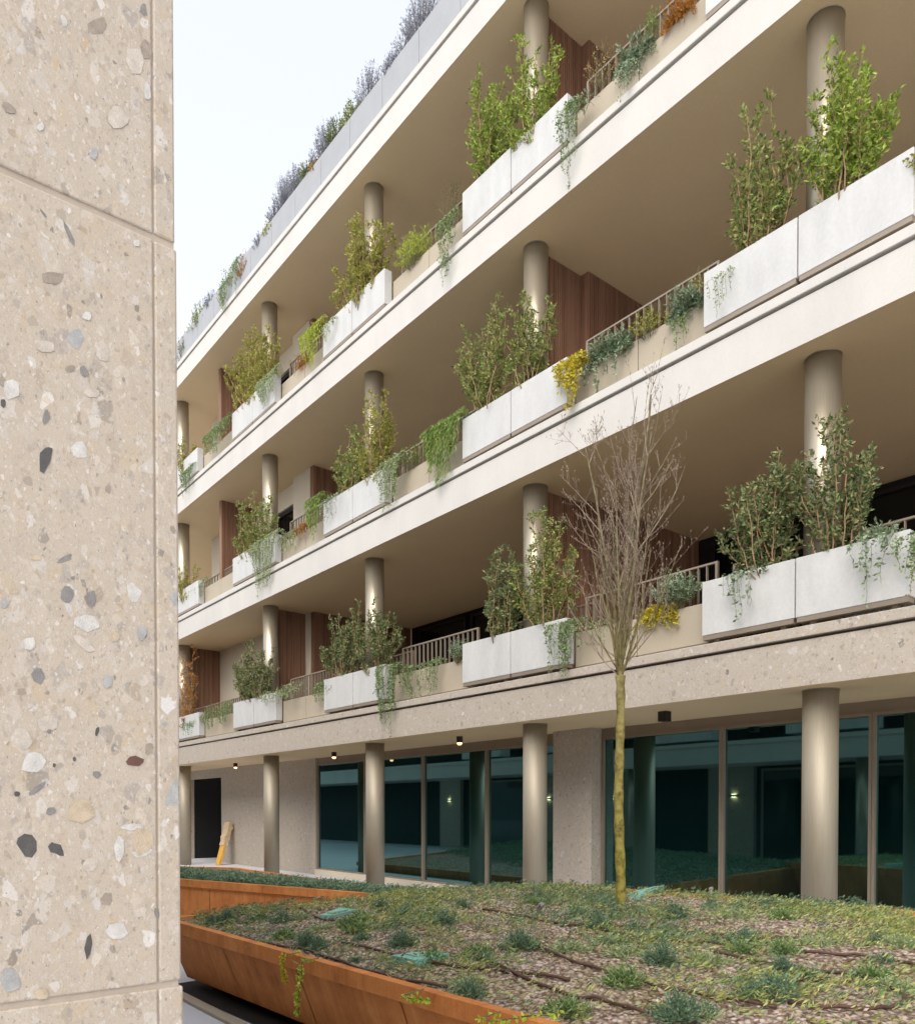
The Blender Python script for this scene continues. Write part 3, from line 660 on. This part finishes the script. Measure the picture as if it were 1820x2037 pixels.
shrub(668,776,436,612,'leaf_gold','golden green bushy shrub by the third column from right on the third balcony',11,2.2)
shrub(672,732,846,978,'leaf_mid','low shrub left of the third column from right on the second balcony',12,1.3)
shrub(722,774,770,962,'leaf_gold','thin tall shrub in front of the third column from right on the second balcony',13,1.3)
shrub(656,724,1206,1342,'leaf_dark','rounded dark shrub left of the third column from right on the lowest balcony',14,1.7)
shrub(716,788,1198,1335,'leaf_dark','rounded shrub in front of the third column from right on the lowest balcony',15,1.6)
shrub(462,550,650,806,'leaf_gold','golden shrub by the fourth column from right on the third balcony',16,1.9,stemm='stem_gold')
shrub(465,550,985,1112,'leaf_mid','green shrub by the fourth column from right on the second balcony',17,1.7)
shrub(473,551,1275,1393,'leaf_dark','compact round shrub by the fourth column from right on the lowest balcony',18,1.8)
shrub(360,384,868,950,'leaf_gold','narrow shrub at the pillar edge on the third balcony',19,1.0)
shrub(362,382,1120,1210,'leaf_gold','narrow shrub at the pillar edge on the second balcony',20,1.0)
shrub(358,382,1290,1450,'orange','reddish bare shrub at the pillar edge on the lowest balcony',21,.5)
# --- roof terrace
ROOF='low twiggy shrubs along the roof terrace'
rl=[(800,880,-40,70,'lavender'),(775,850,30,125,'lavender'),(768,800,105,150,'lavender'),(705,762,130,215,'lavender'),(688,718,200,250,'leaf_mid'),(655,690,235,285,'leaf_dark'),(622,672,240,315,'lavender'),(624,648,316,342,'orange'),(598,632,322,362,'leaf_dark'),(570,605,330,385,'lavender'),(548,580,348,415,'lavender'),(536,565,400,440,'lavender'),(530,556,438,470,'leaf_gold'),(510,538,462,495,'lavender'),(478,506,500,560,'orange'),(462,482,520,575,'leaf_mid'),(440,462,535,620,'leaf_mid'),(410,435,578,620,'lavender'),(378,418,600,670,'leaf_mid'),(358,380,660,720,'leaf_dark')]
kinds={'lavender':'grey twiggy','leaf_mid':'green','leaf_dark':'dark green','orange':'orange flowering','leaf_gold':'olive'}
for k,(a,c,t,bm,mt) in enumerate(rl):
    mound(a,c,t,bm+6,mt,f'{kinds[mt]} plant on the roof terrace, {["topmost","second","third","fourth","fifth","sixth","seventh","eighth","ninth","tenth","eleventh","twelfth","thirteenth","fourteenth","fifteenth","sixteenth","seventeenth","eighteenth","nineteenth","lowest"][k]} down the roof edge',200+k,Y=8.05,dens=2.0,leafL=.045,leafW=.34 if mt=='lavender' else .5,group=ROOF,stemm='stem_grey',up=.5)
trailing(463,480,515,588,'vine','green vine hanging over the roof edge beside the orange plant',230,Y=7.86,edge=1.28)
trailing(440,458,560,628,'vine','green vine hanging over the roof edge left of the orange plant',231,Y=7.86,edge=1.28)
# --- trailing and mounding plants, third lowest balcony
trailing(1110,1156,205,385,'vine','long vine hanging right of the second column from right on the third balcony',30,dens=1.3)
trailing(874,912,425,565,'vine','long green vine at the left end of the middle white boxes on the third balcony',31,dens=1.4)
mound(868,925,362,425,'leaf_dark','dark wispy plant above the left end of the middle white boxes on the third balcony',32,dens=.5)
mound(788,862,458,520,'lime','lime green feathery mound right of the third column on the third balcony',33,leafL=.06,leafW=.2,dens=1.6)
trailing(600,645,640,738,'lime','bright lime hanging fern by the third column bay on the third balcony',34,leafL=.06,frond=True,dens=1.6,wide=1,edge=1.5)
mound(582,610,700,745,'orange','orange heather left of the lime fern on the third balcony',35,dens=1.5,Y=7.95)
trailing(512,552,735,808,'vine_pale','pale vine at the fourth column white boxes on the third balcony',36,dens=1.6)
mound(1165,1228,85,165,'dry','dry straw coloured plant left of the grey green plant on the third balcony',37,dens=.9,leafL=.03)
mound(1222,1300,68,165,'sage','grey green leafy mound between the two rightmost columns on the third balcony',38,dens=1.8,leafL=.05,Y=7.98)
trailing(1228,1262,130,198,'sage','grey green plant spilling over the beige box on the third balcony',39,dens=1.3,edge=1.22)
mound(1282,1312,12,72,'fern','bright green feathery plant near the top on the third balcony',40,dens=1.2,leafW=.25)
mound(1305,1375,-8,72,'orange','rust orange plant near the top of the photo on the third balcony',41,dens=1.8,Y=7.95)
trailing(408,458,838,905,'vine','green plant spilling between the fourth and leftmost columns on the third balcony',42,dens=1.4,edge=1.3)
trailing(362,390,930,985,'vine','green vine at the pillar edge on the third balcony',43,dens=1.4)
trailing(642,668,640,680,'vine_pale','short vine at the white box corner by the third column on the third balcony',44,dens=.8)
trailing(1140,1170,190,235,'sage','small sage tuft beside the long vine on the third balcony',45,dens=1)
# --- second lowest balcony
trailing(842,921,832,968,'fern','big bright green hanging fern between the second and third columns on the second balcony',50,leafL=.075,frond=True,dens=2.0,edge=1.75)
trailing(752,800,905,1018,'vine_pale','round leaved vine hanging from the third column boxes on the second balcony',51,dens=2.0)
mound(795,845,885,925,'leaf_mid','low green plant right of the round leaved vine on the second balcony',52,dens=1.1)
trailing(606,645,985,1078,'fern','green hanging fern left of the third column boxes on the second balcony',53,leafL=.06,frond=True,dens=1.6,edge=1.6)
trailing(590,612,1045,1078,'orange','small orange flowers beside the hanging fern on the second balcony',54,dens=2.4,leafL=.03,Y=8.0,edge=1.25)
trailing(500,556,1068,1188,'vine_pale','pale vine hanging from the fourth column boxes on the second balcony',55,dens=1.5)
trailing(556,598,1058,1105,'vine_pale','pale green plants in the beige boxes left of the hanging fern on the second balcony',56,dens=1.0,Y=8.0,edge=1.22)
trailing(640,680,985,1045,'sage','grey green sprays over the left end of the third column boxes on the second balcony',57,dens=.6)
trailing(1106,1166,712,822,'yellow','bright yellow leaved plant hanging right of the second column boxes on the second balcony',58,dens=2.2,leafL=.045,edge=1.35)
mound(1158,1262,660,745,'sage','wide grey green plant behind the treetop on the second balcony',59,dens=2.2,leafL=.05,Y=8.0)
trailing(1160,1250,705,790,'sage','grey green plant trailing over the beige box behind the treetop on the second balcony',60,dens=.7,Y=7.98,edge=1.22,leafL=.045)
mound(1255,1330,612,660,'leaf_gold','low yellow green plants left of the spreading sage on the second balcony',61,dens=1.2)
mound(1325,1396,570,650,'sage','spreading sage green plant at the end of the beige boxes on the second balcony',62,dens=2.2,leafL=.05,Y=7.95)
trailing(1340,1372,630,706,'vine','light green shoots below the spreading sage plant on the second balcony',63,dens=.9,Y=7.98,edge=1.2)
trailing(1402,1458,545,632,'vine_pale','thin grey sprig over the first white box on the second balcony',64,dens=.5,leafL=.03)
mound(1375,1410,530,580,'leaf_gold','small climbing shoots on the railing on the second balcony',65,dens=.5)
trailing(366,412,1150,1215,'vine_pale','olive plants spilling at the far left on the second balcony',66,dens=1.1,edge=1.25,Y=8.0)
mound(918,950,820,850,'sage','small sage plant on the left corner of the middle white boxes on the second balcony',67,dens=1)
mound(1090,1122,735,765,'sage','low plant on the right corner of the middle white boxes on the second balcony',68,dens=.8)
trailing(1805,1850,280,345,'leaf_gold','plant cut by the right edge of the photo on the second balcony',69,dens=1.2,Y=7.95,edge=1.25)
# --- lowest balcony
trailing(750,797,1322,1468,'vine','longest vine hanging below the third column boxes on the lowest balcony',70,dens=1.6)
trailing(795,885,1318,1405,'vine','garland of round leaves right of the longest vine on the lowest balcony',71,dens=1.0,Y=7.98,edge=1.25)
trailing(1082,1166,1236,1352,'vine','thick green vine over the right end of the second column boxes on the lowest balcony',72,dens=1.6)
mound(1262,1340,1200,1268,'yellow','bright yellow plant right of the tree on the lowest balcony',73,dens=2.2,leafL=.045,Y=7.95)
mound(1295,1392,1128,1205,'sage','grey green plants between the yellow plant and the white box on the lowest balcony',74,dens=1.5,leafL=.05)
trailing(1435,1505,1135,1235,'sage','feathery grey sprig on the first white box of the rightmost pair, lowest balcony',75,dens=.55,leafL=.045)
trailing(1692,1778,1048,1205,'sage','grey green fronds hanging on the last white box on the lowest balcony',76,dens=.6,leafL=.05)
mound(1705,1800,1030,1100,'sage','bluish plant at the top of the last white box on the lowest balcony',77,dens=1.2,leafL=.05)
trailing(1785,1835,1060,1185,'vine','bright green vine at the right edge of the photo on the lowest balcony',78,dens=1.6,edge=1.25)
trailing(366,396,1420,1482,'vine','green vine at the pillar edge on the lowest balcony',79,dens=1.8,Y=7.98,edge=1.2)
trailing(400,462,1395,1448,'vine','thin vine left of the fourth column boxes on the lowest balcony',80,dens=.9,Y=7.98,edge=1.22)
trailing(625,668,1350,1400,'vine','small vine left of the third column boxes on the lowest balcony',81,dens=1.2,Y=7.98,edge=1.25)
trailing(520,600,1360,1400,'vine_pale','light vine around the right end of the fourth column boxes on the lowest balcony',82,dens=.7,edge=1.3)
mound(895,930,1270,1312,'sage','small grey green plant left of the second column boxes on the lowest balcony',83,dens=1.2)
trailing(1170,1225,1235,1290,'vine_pale','pale plant behind the tree fork on the lowest balcony',84,dens=.7,Y=8.0,edge=1.22)
mound(1455,1510,1105,1140,'leaf_dark','low dark plant under the dense shrub on the lowest balcony',85,dens=1.2)
# ---------------------------------------------------------------- the young bare tree
tb = onZ(1233, 1822, .70)
tree = empty('bare_tree', (tb.x, tb.y, .6), 'slim leafless young tree with mossy yellow trunk in the large bed', 'tree')
r = random.Random(77); fork = onY(1229, 1345, tb.y).z; topz = onY(1230, 760, tb.y).z
tr = MB(); n = 26; pts = []; rs = []
for j in range(n+1):
    t = j/n; z = .55+(fork-.55)*t
    pts.append((tb.x-.012*t+.007*math.sin(t*9), tb.y+.006*math.sin(t*7+1), z)); rs.append(.044-.008*t+(.004*math.sin(j*1.9))+(.012 if t > .97 else 0))
tr.tube(pts, rs, 14); sub(tr, 'trunk', 'bark', tree, smooth=True)
lim = MB(); tw = MB(); 
def grow(p, d, L, rad, depth, mb_main):
    n = max(3, int(L/.09)); pts = [p]; rr = [rad]; dd = d.normalized()
    for j in range(n):
        dd = (dd + Vector((gauss(r, .07 if depth else .03), gauss(r, .07 if depth else .03), .075 if depth else .04))).normalized(); pts.append(pts[-1]+dd*(L/n)); rr.append(rad*(1-.72*(j+1)/n))
    (lim if rad > .007 else tw).tube(pts, rr, 6 if rad > .007 else 3, cap=False)
    if depth < 3:
        k = {0: 9, 1: 5, 2: 2}[depth]
        for q in range(k):
            t = r.uniform(.16 if depth == 0 else .25, .97); i = min(n-1, int(t*n)); pp = pts[i].lerp(pts[i+1], t*n-i); ax = (pts[i+1]-pts[i]).normalized()
            an = r.uniform(0, 6.28); side = ax.cross(Vector((math.cos(an), math.sin(an), .1))).normalized()
            dn = (ax*(.75)+side*r.uniform(.45, .75)+Vector((0, 0, .18))).normalized()
            grow(pp, dn, L*r.uniform(.26, .5)*(1-.25*t), max(.0016, rad*(1-.6*t)*.5), depth+1, mb_main)
    if depth >= 1:
        for q in range(max(2, int(L/.07))):
            i = r.randrange(1, n+1); s = .006; o = pts[i]; tw.tube([o, o+Vector((gauss(r, .4), gauss(r, .4), 1)).normalized()*.02], [.0035, .001], 3, cap=False)
top0 = Vector(pts[-1]); H = topz-fork
grow(top0, Vector((-.02, 0, 1)), H*.98, .026, 0, None)
for a_, tilt, Lf_, rd in ((0.2, .13, .80, .019), (2.3, .15, .84, .018), (4.2, .14, .80, .018), (1.3, .26, .62, .014), (3.3, .28, .66, .014), (5.3, .28, .60, .014), (.7, .48, .42, .010), (2.8, .5, .44, .010), (4.7, .45, .42, .010), (3.7, .62, .36, .008), (6.0, .66, .34, .008), (1.7, .75, .26, .007), (3.2, .85, .28, .007), (5.6, .5, .40, .008), (2.3, .42, .5, .010), (.1, .40, .5, .010), (1.2, .9, .30, .007), (4.3, .95, .30, .007), (.4, .62, .44, .009), (3.5, .34, .6, .010)):
    z_ = top0 - Vector((0, 0, r.uniform(-.12, .05))); dv = Vector((math.cos(a_)*math.sin(tilt), math.sin(a_)*math.sin(tilt), math.cos(tilt)))
    grow(z_, dv, H*Lf_, rd, 0 if rd > .012 else 1, None)
crown = sub(lim, 'branches', 'bark', tree, smooth=True); crown2 = sub(tw, 'twigs', 'twig', tree)
# bare twig at far left of the lowest balcony
tl = onY(372, 1450, 8.0); t2 = empty('bare_shrub', tl, 'grey leafless twigs beside the pillar edge on the lowest balcony', 'shrub')
lim = MB(); tw = MB()
for k in range(4): grow(tl+Vector((.06*k, 0, 0)), Vector((.1*k-.1, 0, 1)), 1.9*r.uniform(.7, 1), .006, 1, None)
sub(tw, 'twigs', 'stem_grey', t2)
# ---------------------------------------------------------------- things on the beds
def lay(vx, vy):          # a point of the bed surface seen at that place
    z = .66
    for _ in range(6): p = onZ(vx, vy, z); z = bed_z(p.x, p.y)
    return p
hoses = [[(100+360,1868),(600,1893),(700,1925),(800,1955),(900,1968)],[(545,1808),(600,1812),(640,1832),(720,1835)],[(960,1812),(1040,1826),(1180,1850),(1260,1868),(1400,1880),(1560,1890)],[(1060,1885),(1180,1930),(1300,1965),(1420,1990),(1560,2010)],[(1420,1900),(1560,1925),(1700,1945),(1800,1950)],[(1500,1800),(1600,1806),(1700,1812),(1830,1812)],
 [(930,1898),(1100,1975),(1200,1995),(1300,2030)],[(1540,1952),(1640,1955),(1740,1962),(1795,1985),(1790,2003),(1740,2012),(1640,2010),(1560,1998)],[(1680,1850),(1760,1848),(1830,1862)],[(1120,1845),(1300,1850),(1480,1868),(1600,1872)],[(1600,1900),(1700,1905),(1780,1915),(1830,1930)],[(680,1880),(860,1920),(1000,1935),(1150,1960)]]
ord_ = ['nearest the steel rim at left','short hose at the far left corner','running right from behind the tree trunk','crossing below the tree','across the right middle of the bed','along the far edge at right','beside the near rim at the bottom','looping at the lower right corner','at the right edge near the far side','passing just below the trunk foot','at the right above the loop','from the turquoise lid to the bottom centre']
for k, h in enumerate(hoses):
    P = [lay(*q) for q in h]; b = MB(); pts = []
    for i in range(len(P)-1):
        p0, p1, p2, p3 = P[max(i-1, 0)], P[i], P[i+1], P[min(i+2, len(P)-1)]
        for s in range(6):
            t = s/6; q = .5*((2*p1)+(p2-p0)*t+(2*p0-5*p1+4*p2-p3)*t*t+(3*p1-p0-3*p2+p3)*t**3); q = Vector(q); q.z = bed_z(q.x, q.y)+.016+.006*math.sin(i*2+s); pts.append(q)
    b.tube(pts, .0095, 7); o = b.build('drip_hose', 'hose', smooth=True, loc=pts[0]); tag(o, f'thin brown drip hose {ord_[k]}', 'hose', 'drip hoses over the mulch')
for k, (cx_, cy_, wx, wy) in enumerate([(836,1913,58,13),(672,1823,38,6),(1285,1786,36,4),(1160,1800,10,3)][:3]):
    p = lay(cx_, cy_); rr_ = random.Random(k); b = MB(); e0 = lay(cx_-wx, cy_+4); e1 = lay(cx_+wx, cy_-6); e2 = lay(cx_+5, cy_-wy); e3 = lay(cx_-10, cy_+wy)
    q = [e0, e3, e1, e2]; top = [Vector((v.x, v.y, p.z+.035+.015*math.sin(v.x*40))) for v in q]; cen = sum(top, Vector())/4
    b.face(top); b.face([cen+(v-cen)*.0+(v-cen)*.55+Vector((0, 0, .012)) for v in top])
    for i in range(4): j = (i+1)%4; b.face([top[j], top[i], top[i]-Vector((0, 0, .09)), top[j]-Vector((0, 0, .09))])
    for i in range(4):
        j = (i+1)%4; a_, b_ = cen+(top[i]-cen)*.55, cen+(top[j]-cen)*.55; b.face([a_, b_, b_+Vector((0, 0, .012)), a_+Vector((0, 0, .012))])
    o = b.build('valve_cover', 'turquoise', loc=p); tag(o, ['turquoise plastic cover lying near the steel rim', 'turquoise cover at the far left of the bed', 'pale turquoise cover just behind the tree trunk'][k], 'cover', 'turquoise covers in the mulch')
for k, (vx, vy, h) in enumerate([(1068,1822,.13),(1420,1790,.13)]):
    p = lay(vx, vy); b = MB(); b.box((-.012, -.02, -.05), (.012, .02, h)); b.box((-.02, -.028, h-.03), (.02, .028, h-.005)); o = b.build('marker_peg', 'peg', bevel=.003); o.location = p; o.rotation_euler = (R(15), R(28-40*k), .4)
    tag(o, ['leaning grey peg left of the tree trunk', 'short grey peg at the far rim right of the trunk'][k], 'peg', 'grey pegs in the mulch')
# low ground cover (uncountable) and clumps
def clump_mesh(seed, n, rad, h, leafL, lw, low=.1):
    r = random.Random(seed); b = MB()
    for k in range(n):
        an = r.uniform(0, 6.28); q = r.random()**.6; e = Vector((math.cos(an)*q*rad, math.sin(an)*q*rad, h*(1-q*q*.7)*r.uniform(.3, 1))); st = e*.25
        for u in range(7):
            t = r.uniform(.1, 1); p = st.lerp(e, t); b.leaf(p, (e-st).normalized()+Vector((gauss(r, .6), gauss(r, .6), gauss(r, .4)+.1)), leafL*r.uniform(.6, 1.3), lw*r.uniform(.7, 1.2), r)
    return b
protos = {}
for kd, mt, args in (('juniper', 'juniper', (1, 240, .15, .17, .026, .009)), ('juniper2', 'juniper', (2, 170, .12, .12, .024, .008)), ('green', 'vine', (3, 120, .16, .13, .032, .013)), ('fine', 'vine_pale', (4, 120, .20, .10, .034, .010))):
    mb_ = clump_mesh(*args); me = bpy.data.meshes.new('clump'); me.from_pydata(mb_.v, [], mb_.f); me.materials.append(M[mt]); protos[kd] = me
bigs = [(1190,1850,.8,'juniper'),(1260,1850,.6,'juniper2'),(1315,1920,.9,'juniper'),(1540,1990,.9,'juniper'),(1350,2030,1.0,'juniper'),(1480,1880,.8,'juniper'),(880,1840,.8,'juniper'),(1035,1890,.95,'juniper'),(720,1870,.7,'juniper2'),(560,1835,.8,'juniper'),(610,1885,.8,'juniper'),(800,1885,.85,'juniper'),(930,1985,.9,'juniper2'),(1130,1890,.9,'fine'),(1240,1960,.9,'green'),(1400,1915,.9,'fine'),(1060,1800,.6,'green'),(1560,1830,.8,'green'),(1750,1860,.9,'fine'),(1620,1880,.9,'fine'),(1730,1950,.8,'green'),(960,1910,.7,'juniper2'),(640,1850,.8,'fine'),(760,1810,.8,'juniper'),(700,1815,.6,'fine'),(450,1838,.8,'juniper'),(500,1836,.7,'juniper2'),(420,1838,.6,'juniper2'),(520,1830,.6,'green'),(600,1826,.7,'fine')]
def nearword(vx, vy):
    h = 'at left' if vx < 800 else ('in the middle' if vx < 1250 else ('right of the trunk' if vx < 1520 else 'at far right')); d = 'near the front' if vy > 1930 else ('halfway back' if vy > 1855 else 'towards the back'); return h, d
G = {'juniper': 'bluish juniper tuft', 'juniper2': 'small bluish juniper tuft', 'green': 'leafy green tuft', 'fine': 'pale fine leaved tuft'}
CO = ['leftmost', 'second from left', 'third from left', 'fourth from left', 'fifth from left', 'sixth from left', 'seventh from left', 'eighth from left', 'ninth from left', 'tenth from left']; zones = {}
rr = random.Random(8)
allc = list(bigs)
for k in range(75):
    vx = rr.uniform(440, 1815); lo = 1800 + max(0, (900-vx))*.05; hi = min(2030, 1852+(vx-368)*.262); vy = rr.uniform(max(lo, 1795), max(lo+4, hi-4))
    if rr.random() < .45: vy = rr.uniform(1792, 1830)
    if vx < 780 and vy < 1812+ (780-vx)*.07: continue
    allc.append((vx, vy, rr.uniform(.45, .85), rr.choice(['juniper', 'juniper2', 'green', 'fine', 'fine', 'green'])))
for (vx, vy, s, kd) in allc:
    p = lay(vx, vy)
    if not inside((p.x, p.y), FRONT): continue
    o = bpy.data.objects.new('ground_juniper' if 'juni' in kd else 'ground_tuft', protos[kd]); col.objects.link(o); o.location = (p.x, p.y, p.z-.01); o.scale = (s, s, s*rr.uniform(.8, 1.2)); o.rotation_euler = (0, 0, rr.uniform(0, 6.28))
    h, d = nearword(vx, vy); zones.setdefault((kd, d, h), []).append((vx, o))
for (kd, d, h), lst in zones.items():
    lst.sort(key=lambda q: q[0])
    for i, (_, o) in enumerate(lst): tag(o, f'{G[kd]} {d} {h}' + (f', {CO[min(i, 9)]} there' if len(lst) > 1 else ''), 'ground plant', 'separate tufts growing in the large bed')
gc = MB(); r = random.Random(21)
xs0, xs1, ys0, ys1 = -7.7, .8, 2.4, 7.3; cnt = 0; gd = MB(); gj = MB()
CV = [lay(836, 1913), lay(672, 1823)]
while cnt < 3700:
    x, y = r.uniform(xs0, xs1), r.uniform(ys0, ys1)
    if not inside((x, y), FRONT) or seg_h(x, y, FRONT, ZR)[0] < .09: continue
    if any(abs(x-c_.x) < .27 and abs(y-c_.y) < .14 for c_ in CV): continue
    nz = .42+.28*(math.sin(x*2.1+y*3.3)+math.sin(x*4.3-y*2.7+2)+.6*math.sin(x*9+y*7)) + .22*(y-4.2)/2.5 + .12*(-x-3)/3
    if r.random() > max(0, nz)**1.8+.06: continue
    cnt += 1; z = bed_z(x, y); an = gauss(r, .6); run = Vector((math.cos(an), math.sin(an), 0)); Lr = r.uniform(.06, .24); hh = r.uniform(.01, .07); blue = math.sin(x*1.3+1)+math.sin(y*2.2+x*.7)+(-x-4)*.3; q_ = r.random()+blue*.16
    tgt = gc if q_ < .5 else (gd if q_ < .72 else gj); up_ = tgt is gj
    p0 = Vector((x, y, z))
    for k in range(18):
        t = r.random(); p = p0+run*Lr*(t-.5)*2+Vector((gauss(r, .015), gauss(r, .015), hh*math.sin(t*3.1)*(1.5 if up_ else 1)+r.uniform(0, .014)))
        sd_ = Vector((-run.y, run.x, 0))*r.choice((-1, 1))
        tgt.leaf(p, run*.6+sd_*r.uniform(.3, 1)+Vector((0, 0, r.uniform(0, .9))), r.uniform(.025, .055), r.uniform(.006, .012), r)
go = gj.build('ground_cover', 'juniper'); tag(go, 'bluish green ground cover runners arching over the mulch', 'ground cover', kind='stuff')
go = gd.build('ground_cover', 'vine'); tag(go, 'darker green ground cover patches creeping over the mulch', 'ground cover', kind='stuff')
go = gc.build('ground_cover', 'grass'); tag(go, 'sparse yellow green ground cover creeping over the mulch', 'ground cover', kind='stuff')
gc = MB()
for k in range(4200):
    t = r.random(); x = -18+11*t; 
    yl = REAR[0][1]+(REAR[1][1]-REAR[0][1])*(x-REAR[0][0])/(REAR[1][0]-REAR[0][0]); y = yl+.10+r.random()**1.5*3.2
    if not inside((x, y), REAR): continue
    for q in range(12):
        p = Vector((x+gauss(r, .08), y+abs(gauss(r, .06)), rear_z(x, y)+r.uniform(0, .14))); gc.leaf(p, Vector((gauss(r, 1), gauss(r, 1), gauss(r, .5)+.3)), r.uniform(.04, .08), r.uniform(.012, .022), r)
go = gc.build('ground_cover', 'juniper'); tag(go, 'dense blue green ground cover filling the rear steel bed', 'ground cover', kind='stuff')
ch = MB()
for k in range(9000):
    x, y = r.uniform(-7.6, 0), r.uniform(2.5, 6.9)
    if r.random() > 1.5/(.3+max(.2, y-1.6)) or not inside((x, y), FRONT): continue
    p = Vector((x, y, bed_z(x, y)+.008)); d = Vector((gauss(r, 1), gauss(r, 1), gauss(r, .3))); ch.leaf(p, d, r.uniform(.018, .04), r.uniform(.010, .02), r)
go = ch.build('bark_chips', 'chips'); tag(go, 'loose pinkish brown bark chips strewn on the bed', 'mulch chips', kind='stuff')
# creepers hanging over the near rim
for k, (va, vb) in enumerate([((588,1905),(570,1955)),((640,1915),(592,2020)),((1150+8,1990),(1120,2015)),((870,1975),(852,1990))]):
    z0 = .62; pa = onZ(va[0], va[1], z0); e = Vector((pA.x, pA.y, 0)); yy = pA.y-.02; top = Vector((pa.x, yy+.1, z0+.03)); end = onY(vb[0], vb[1], yy+.02)
    b = MB(); S = MB(); r2 = random.Random(k); pts = [top, Vector((top.x, yy-.02, z0+.02))] + [Vector((top.x, yy-.02, z0)).lerp(end, t/8)+Vector((.01*math.sin(t), 0, 0)) for t in range(1, 9)]
    S.tube(pts, .004, 4, cap=False)
    for q in range(160 if k < 2 else 60):
        i = r2.randrange(len(pts)-1); p = pts[i].lerp(pts[i+1], r2.random())+Vector((gauss(r2, .008), gauss(r2, .006)-.004, 0)); b.leaf(p, Vector((gauss(r2, 1), -.4, gauss(r2, .7)-.2)), .028, .018, r2)
    t = empty('rim_creeper', top, ['short yellow green creeper over the rusty rim', 'longer yellow green creeper over the rusty rim', 'tiny creeper on the rim at the bottom of the photo', 'single creeper shoot on the rim between the long creeper and the turquoise cover'][k], 'creeper', 'creepers over the front rim')
    sub(S, 'stems', 'vine_stem', t); sub(b, 'foliage', 'yellow' if k < 1 else 'lime', t)
# kerb strip below the bed
b = MB(); k0 = Vector((pA.x, pA.y, 0))+Vector((-.4, -.02, 0))
b.box((k0.x-4, k0.y-.04, .0), (k0.x+9, k0.y+.05, .03)); tag(b.build('kerb', 'beige_panel', bevel=.004), 'narrow stone kerb under the rusty bed', 'kerb', kind='structure')
# ---------------------------------------------------------------- wrapped roll and the bench in the passage
bp = onY(434, 1735, 9.0); tp = onY(456, 1637, 9.48); bp.z = max(bp.z, .02)
t = empty('leaning_board', (bp.x, bp.y, 0), 'yellow board with its top wrapped in brown paper, leaning on the stone wall', 'board')
P0, P1 = Vector((bp.x, bp.y, .0)), Vector((tp.x, tp.y, tp.z)); ax = (P1-P0).normalized(); sx_ = Vector((1, 0, 0)); ny = ax.cross(sx_).normalized()
def plank(t0, t1, n, w0, w1, th, jit):
    b = MB(); rings = []
    for k in range(n+1):
        t = t0+(t1-t0)*k/n; c = P0.lerp(P1, t)+sx_*gauss(r, jit); hw = (w0+(w1-w0)*k/n)/2+gauss(r, jit); hh = th/2+abs(gauss(r, jit*.6))
        rings.append([c-sx_*hw-ny*hh, c+sx_*hw-ny*hh, c+sx_*hw+ny*hh, c-sx_*hw+ny*hh])
    for k in range(n):
        for j in range(4): b.face([rings[k][j], rings[k][(j+1)%4], rings[k+1][(j+1)%4], rings[k+1][j]])
    b.face(rings[0][::-1]); b.face(rings[-1]); return b
sub(plank(0, .5, 2, .26, .30, .07, 0), 'yellow_board', 'roll_yellow', t); sub(plank(.45, 1, 9, .33, .40, .11, .014), 'paper_wrap', 'roll_paper', t)
bx = onY(402, 1712, 10.4); t = empty('low_bench', (bx.x, 10.4, 0), 'low timber bench in the dark passage at far left', 'bench')
b = MB(); b.box((bx.x-.5, 10.2, .40), (bx.x+.6, 10.6, .46)); sub(b, 'seat', 'wood', t, bevel=.005)
for dx in (-.4, .4):
    b = MB(); b.box((bx.x+dx, 10.25, 0), (bx.x+dx+.1, 10.55, .399)); sub(b, 'leg', 'roll_paper', t)
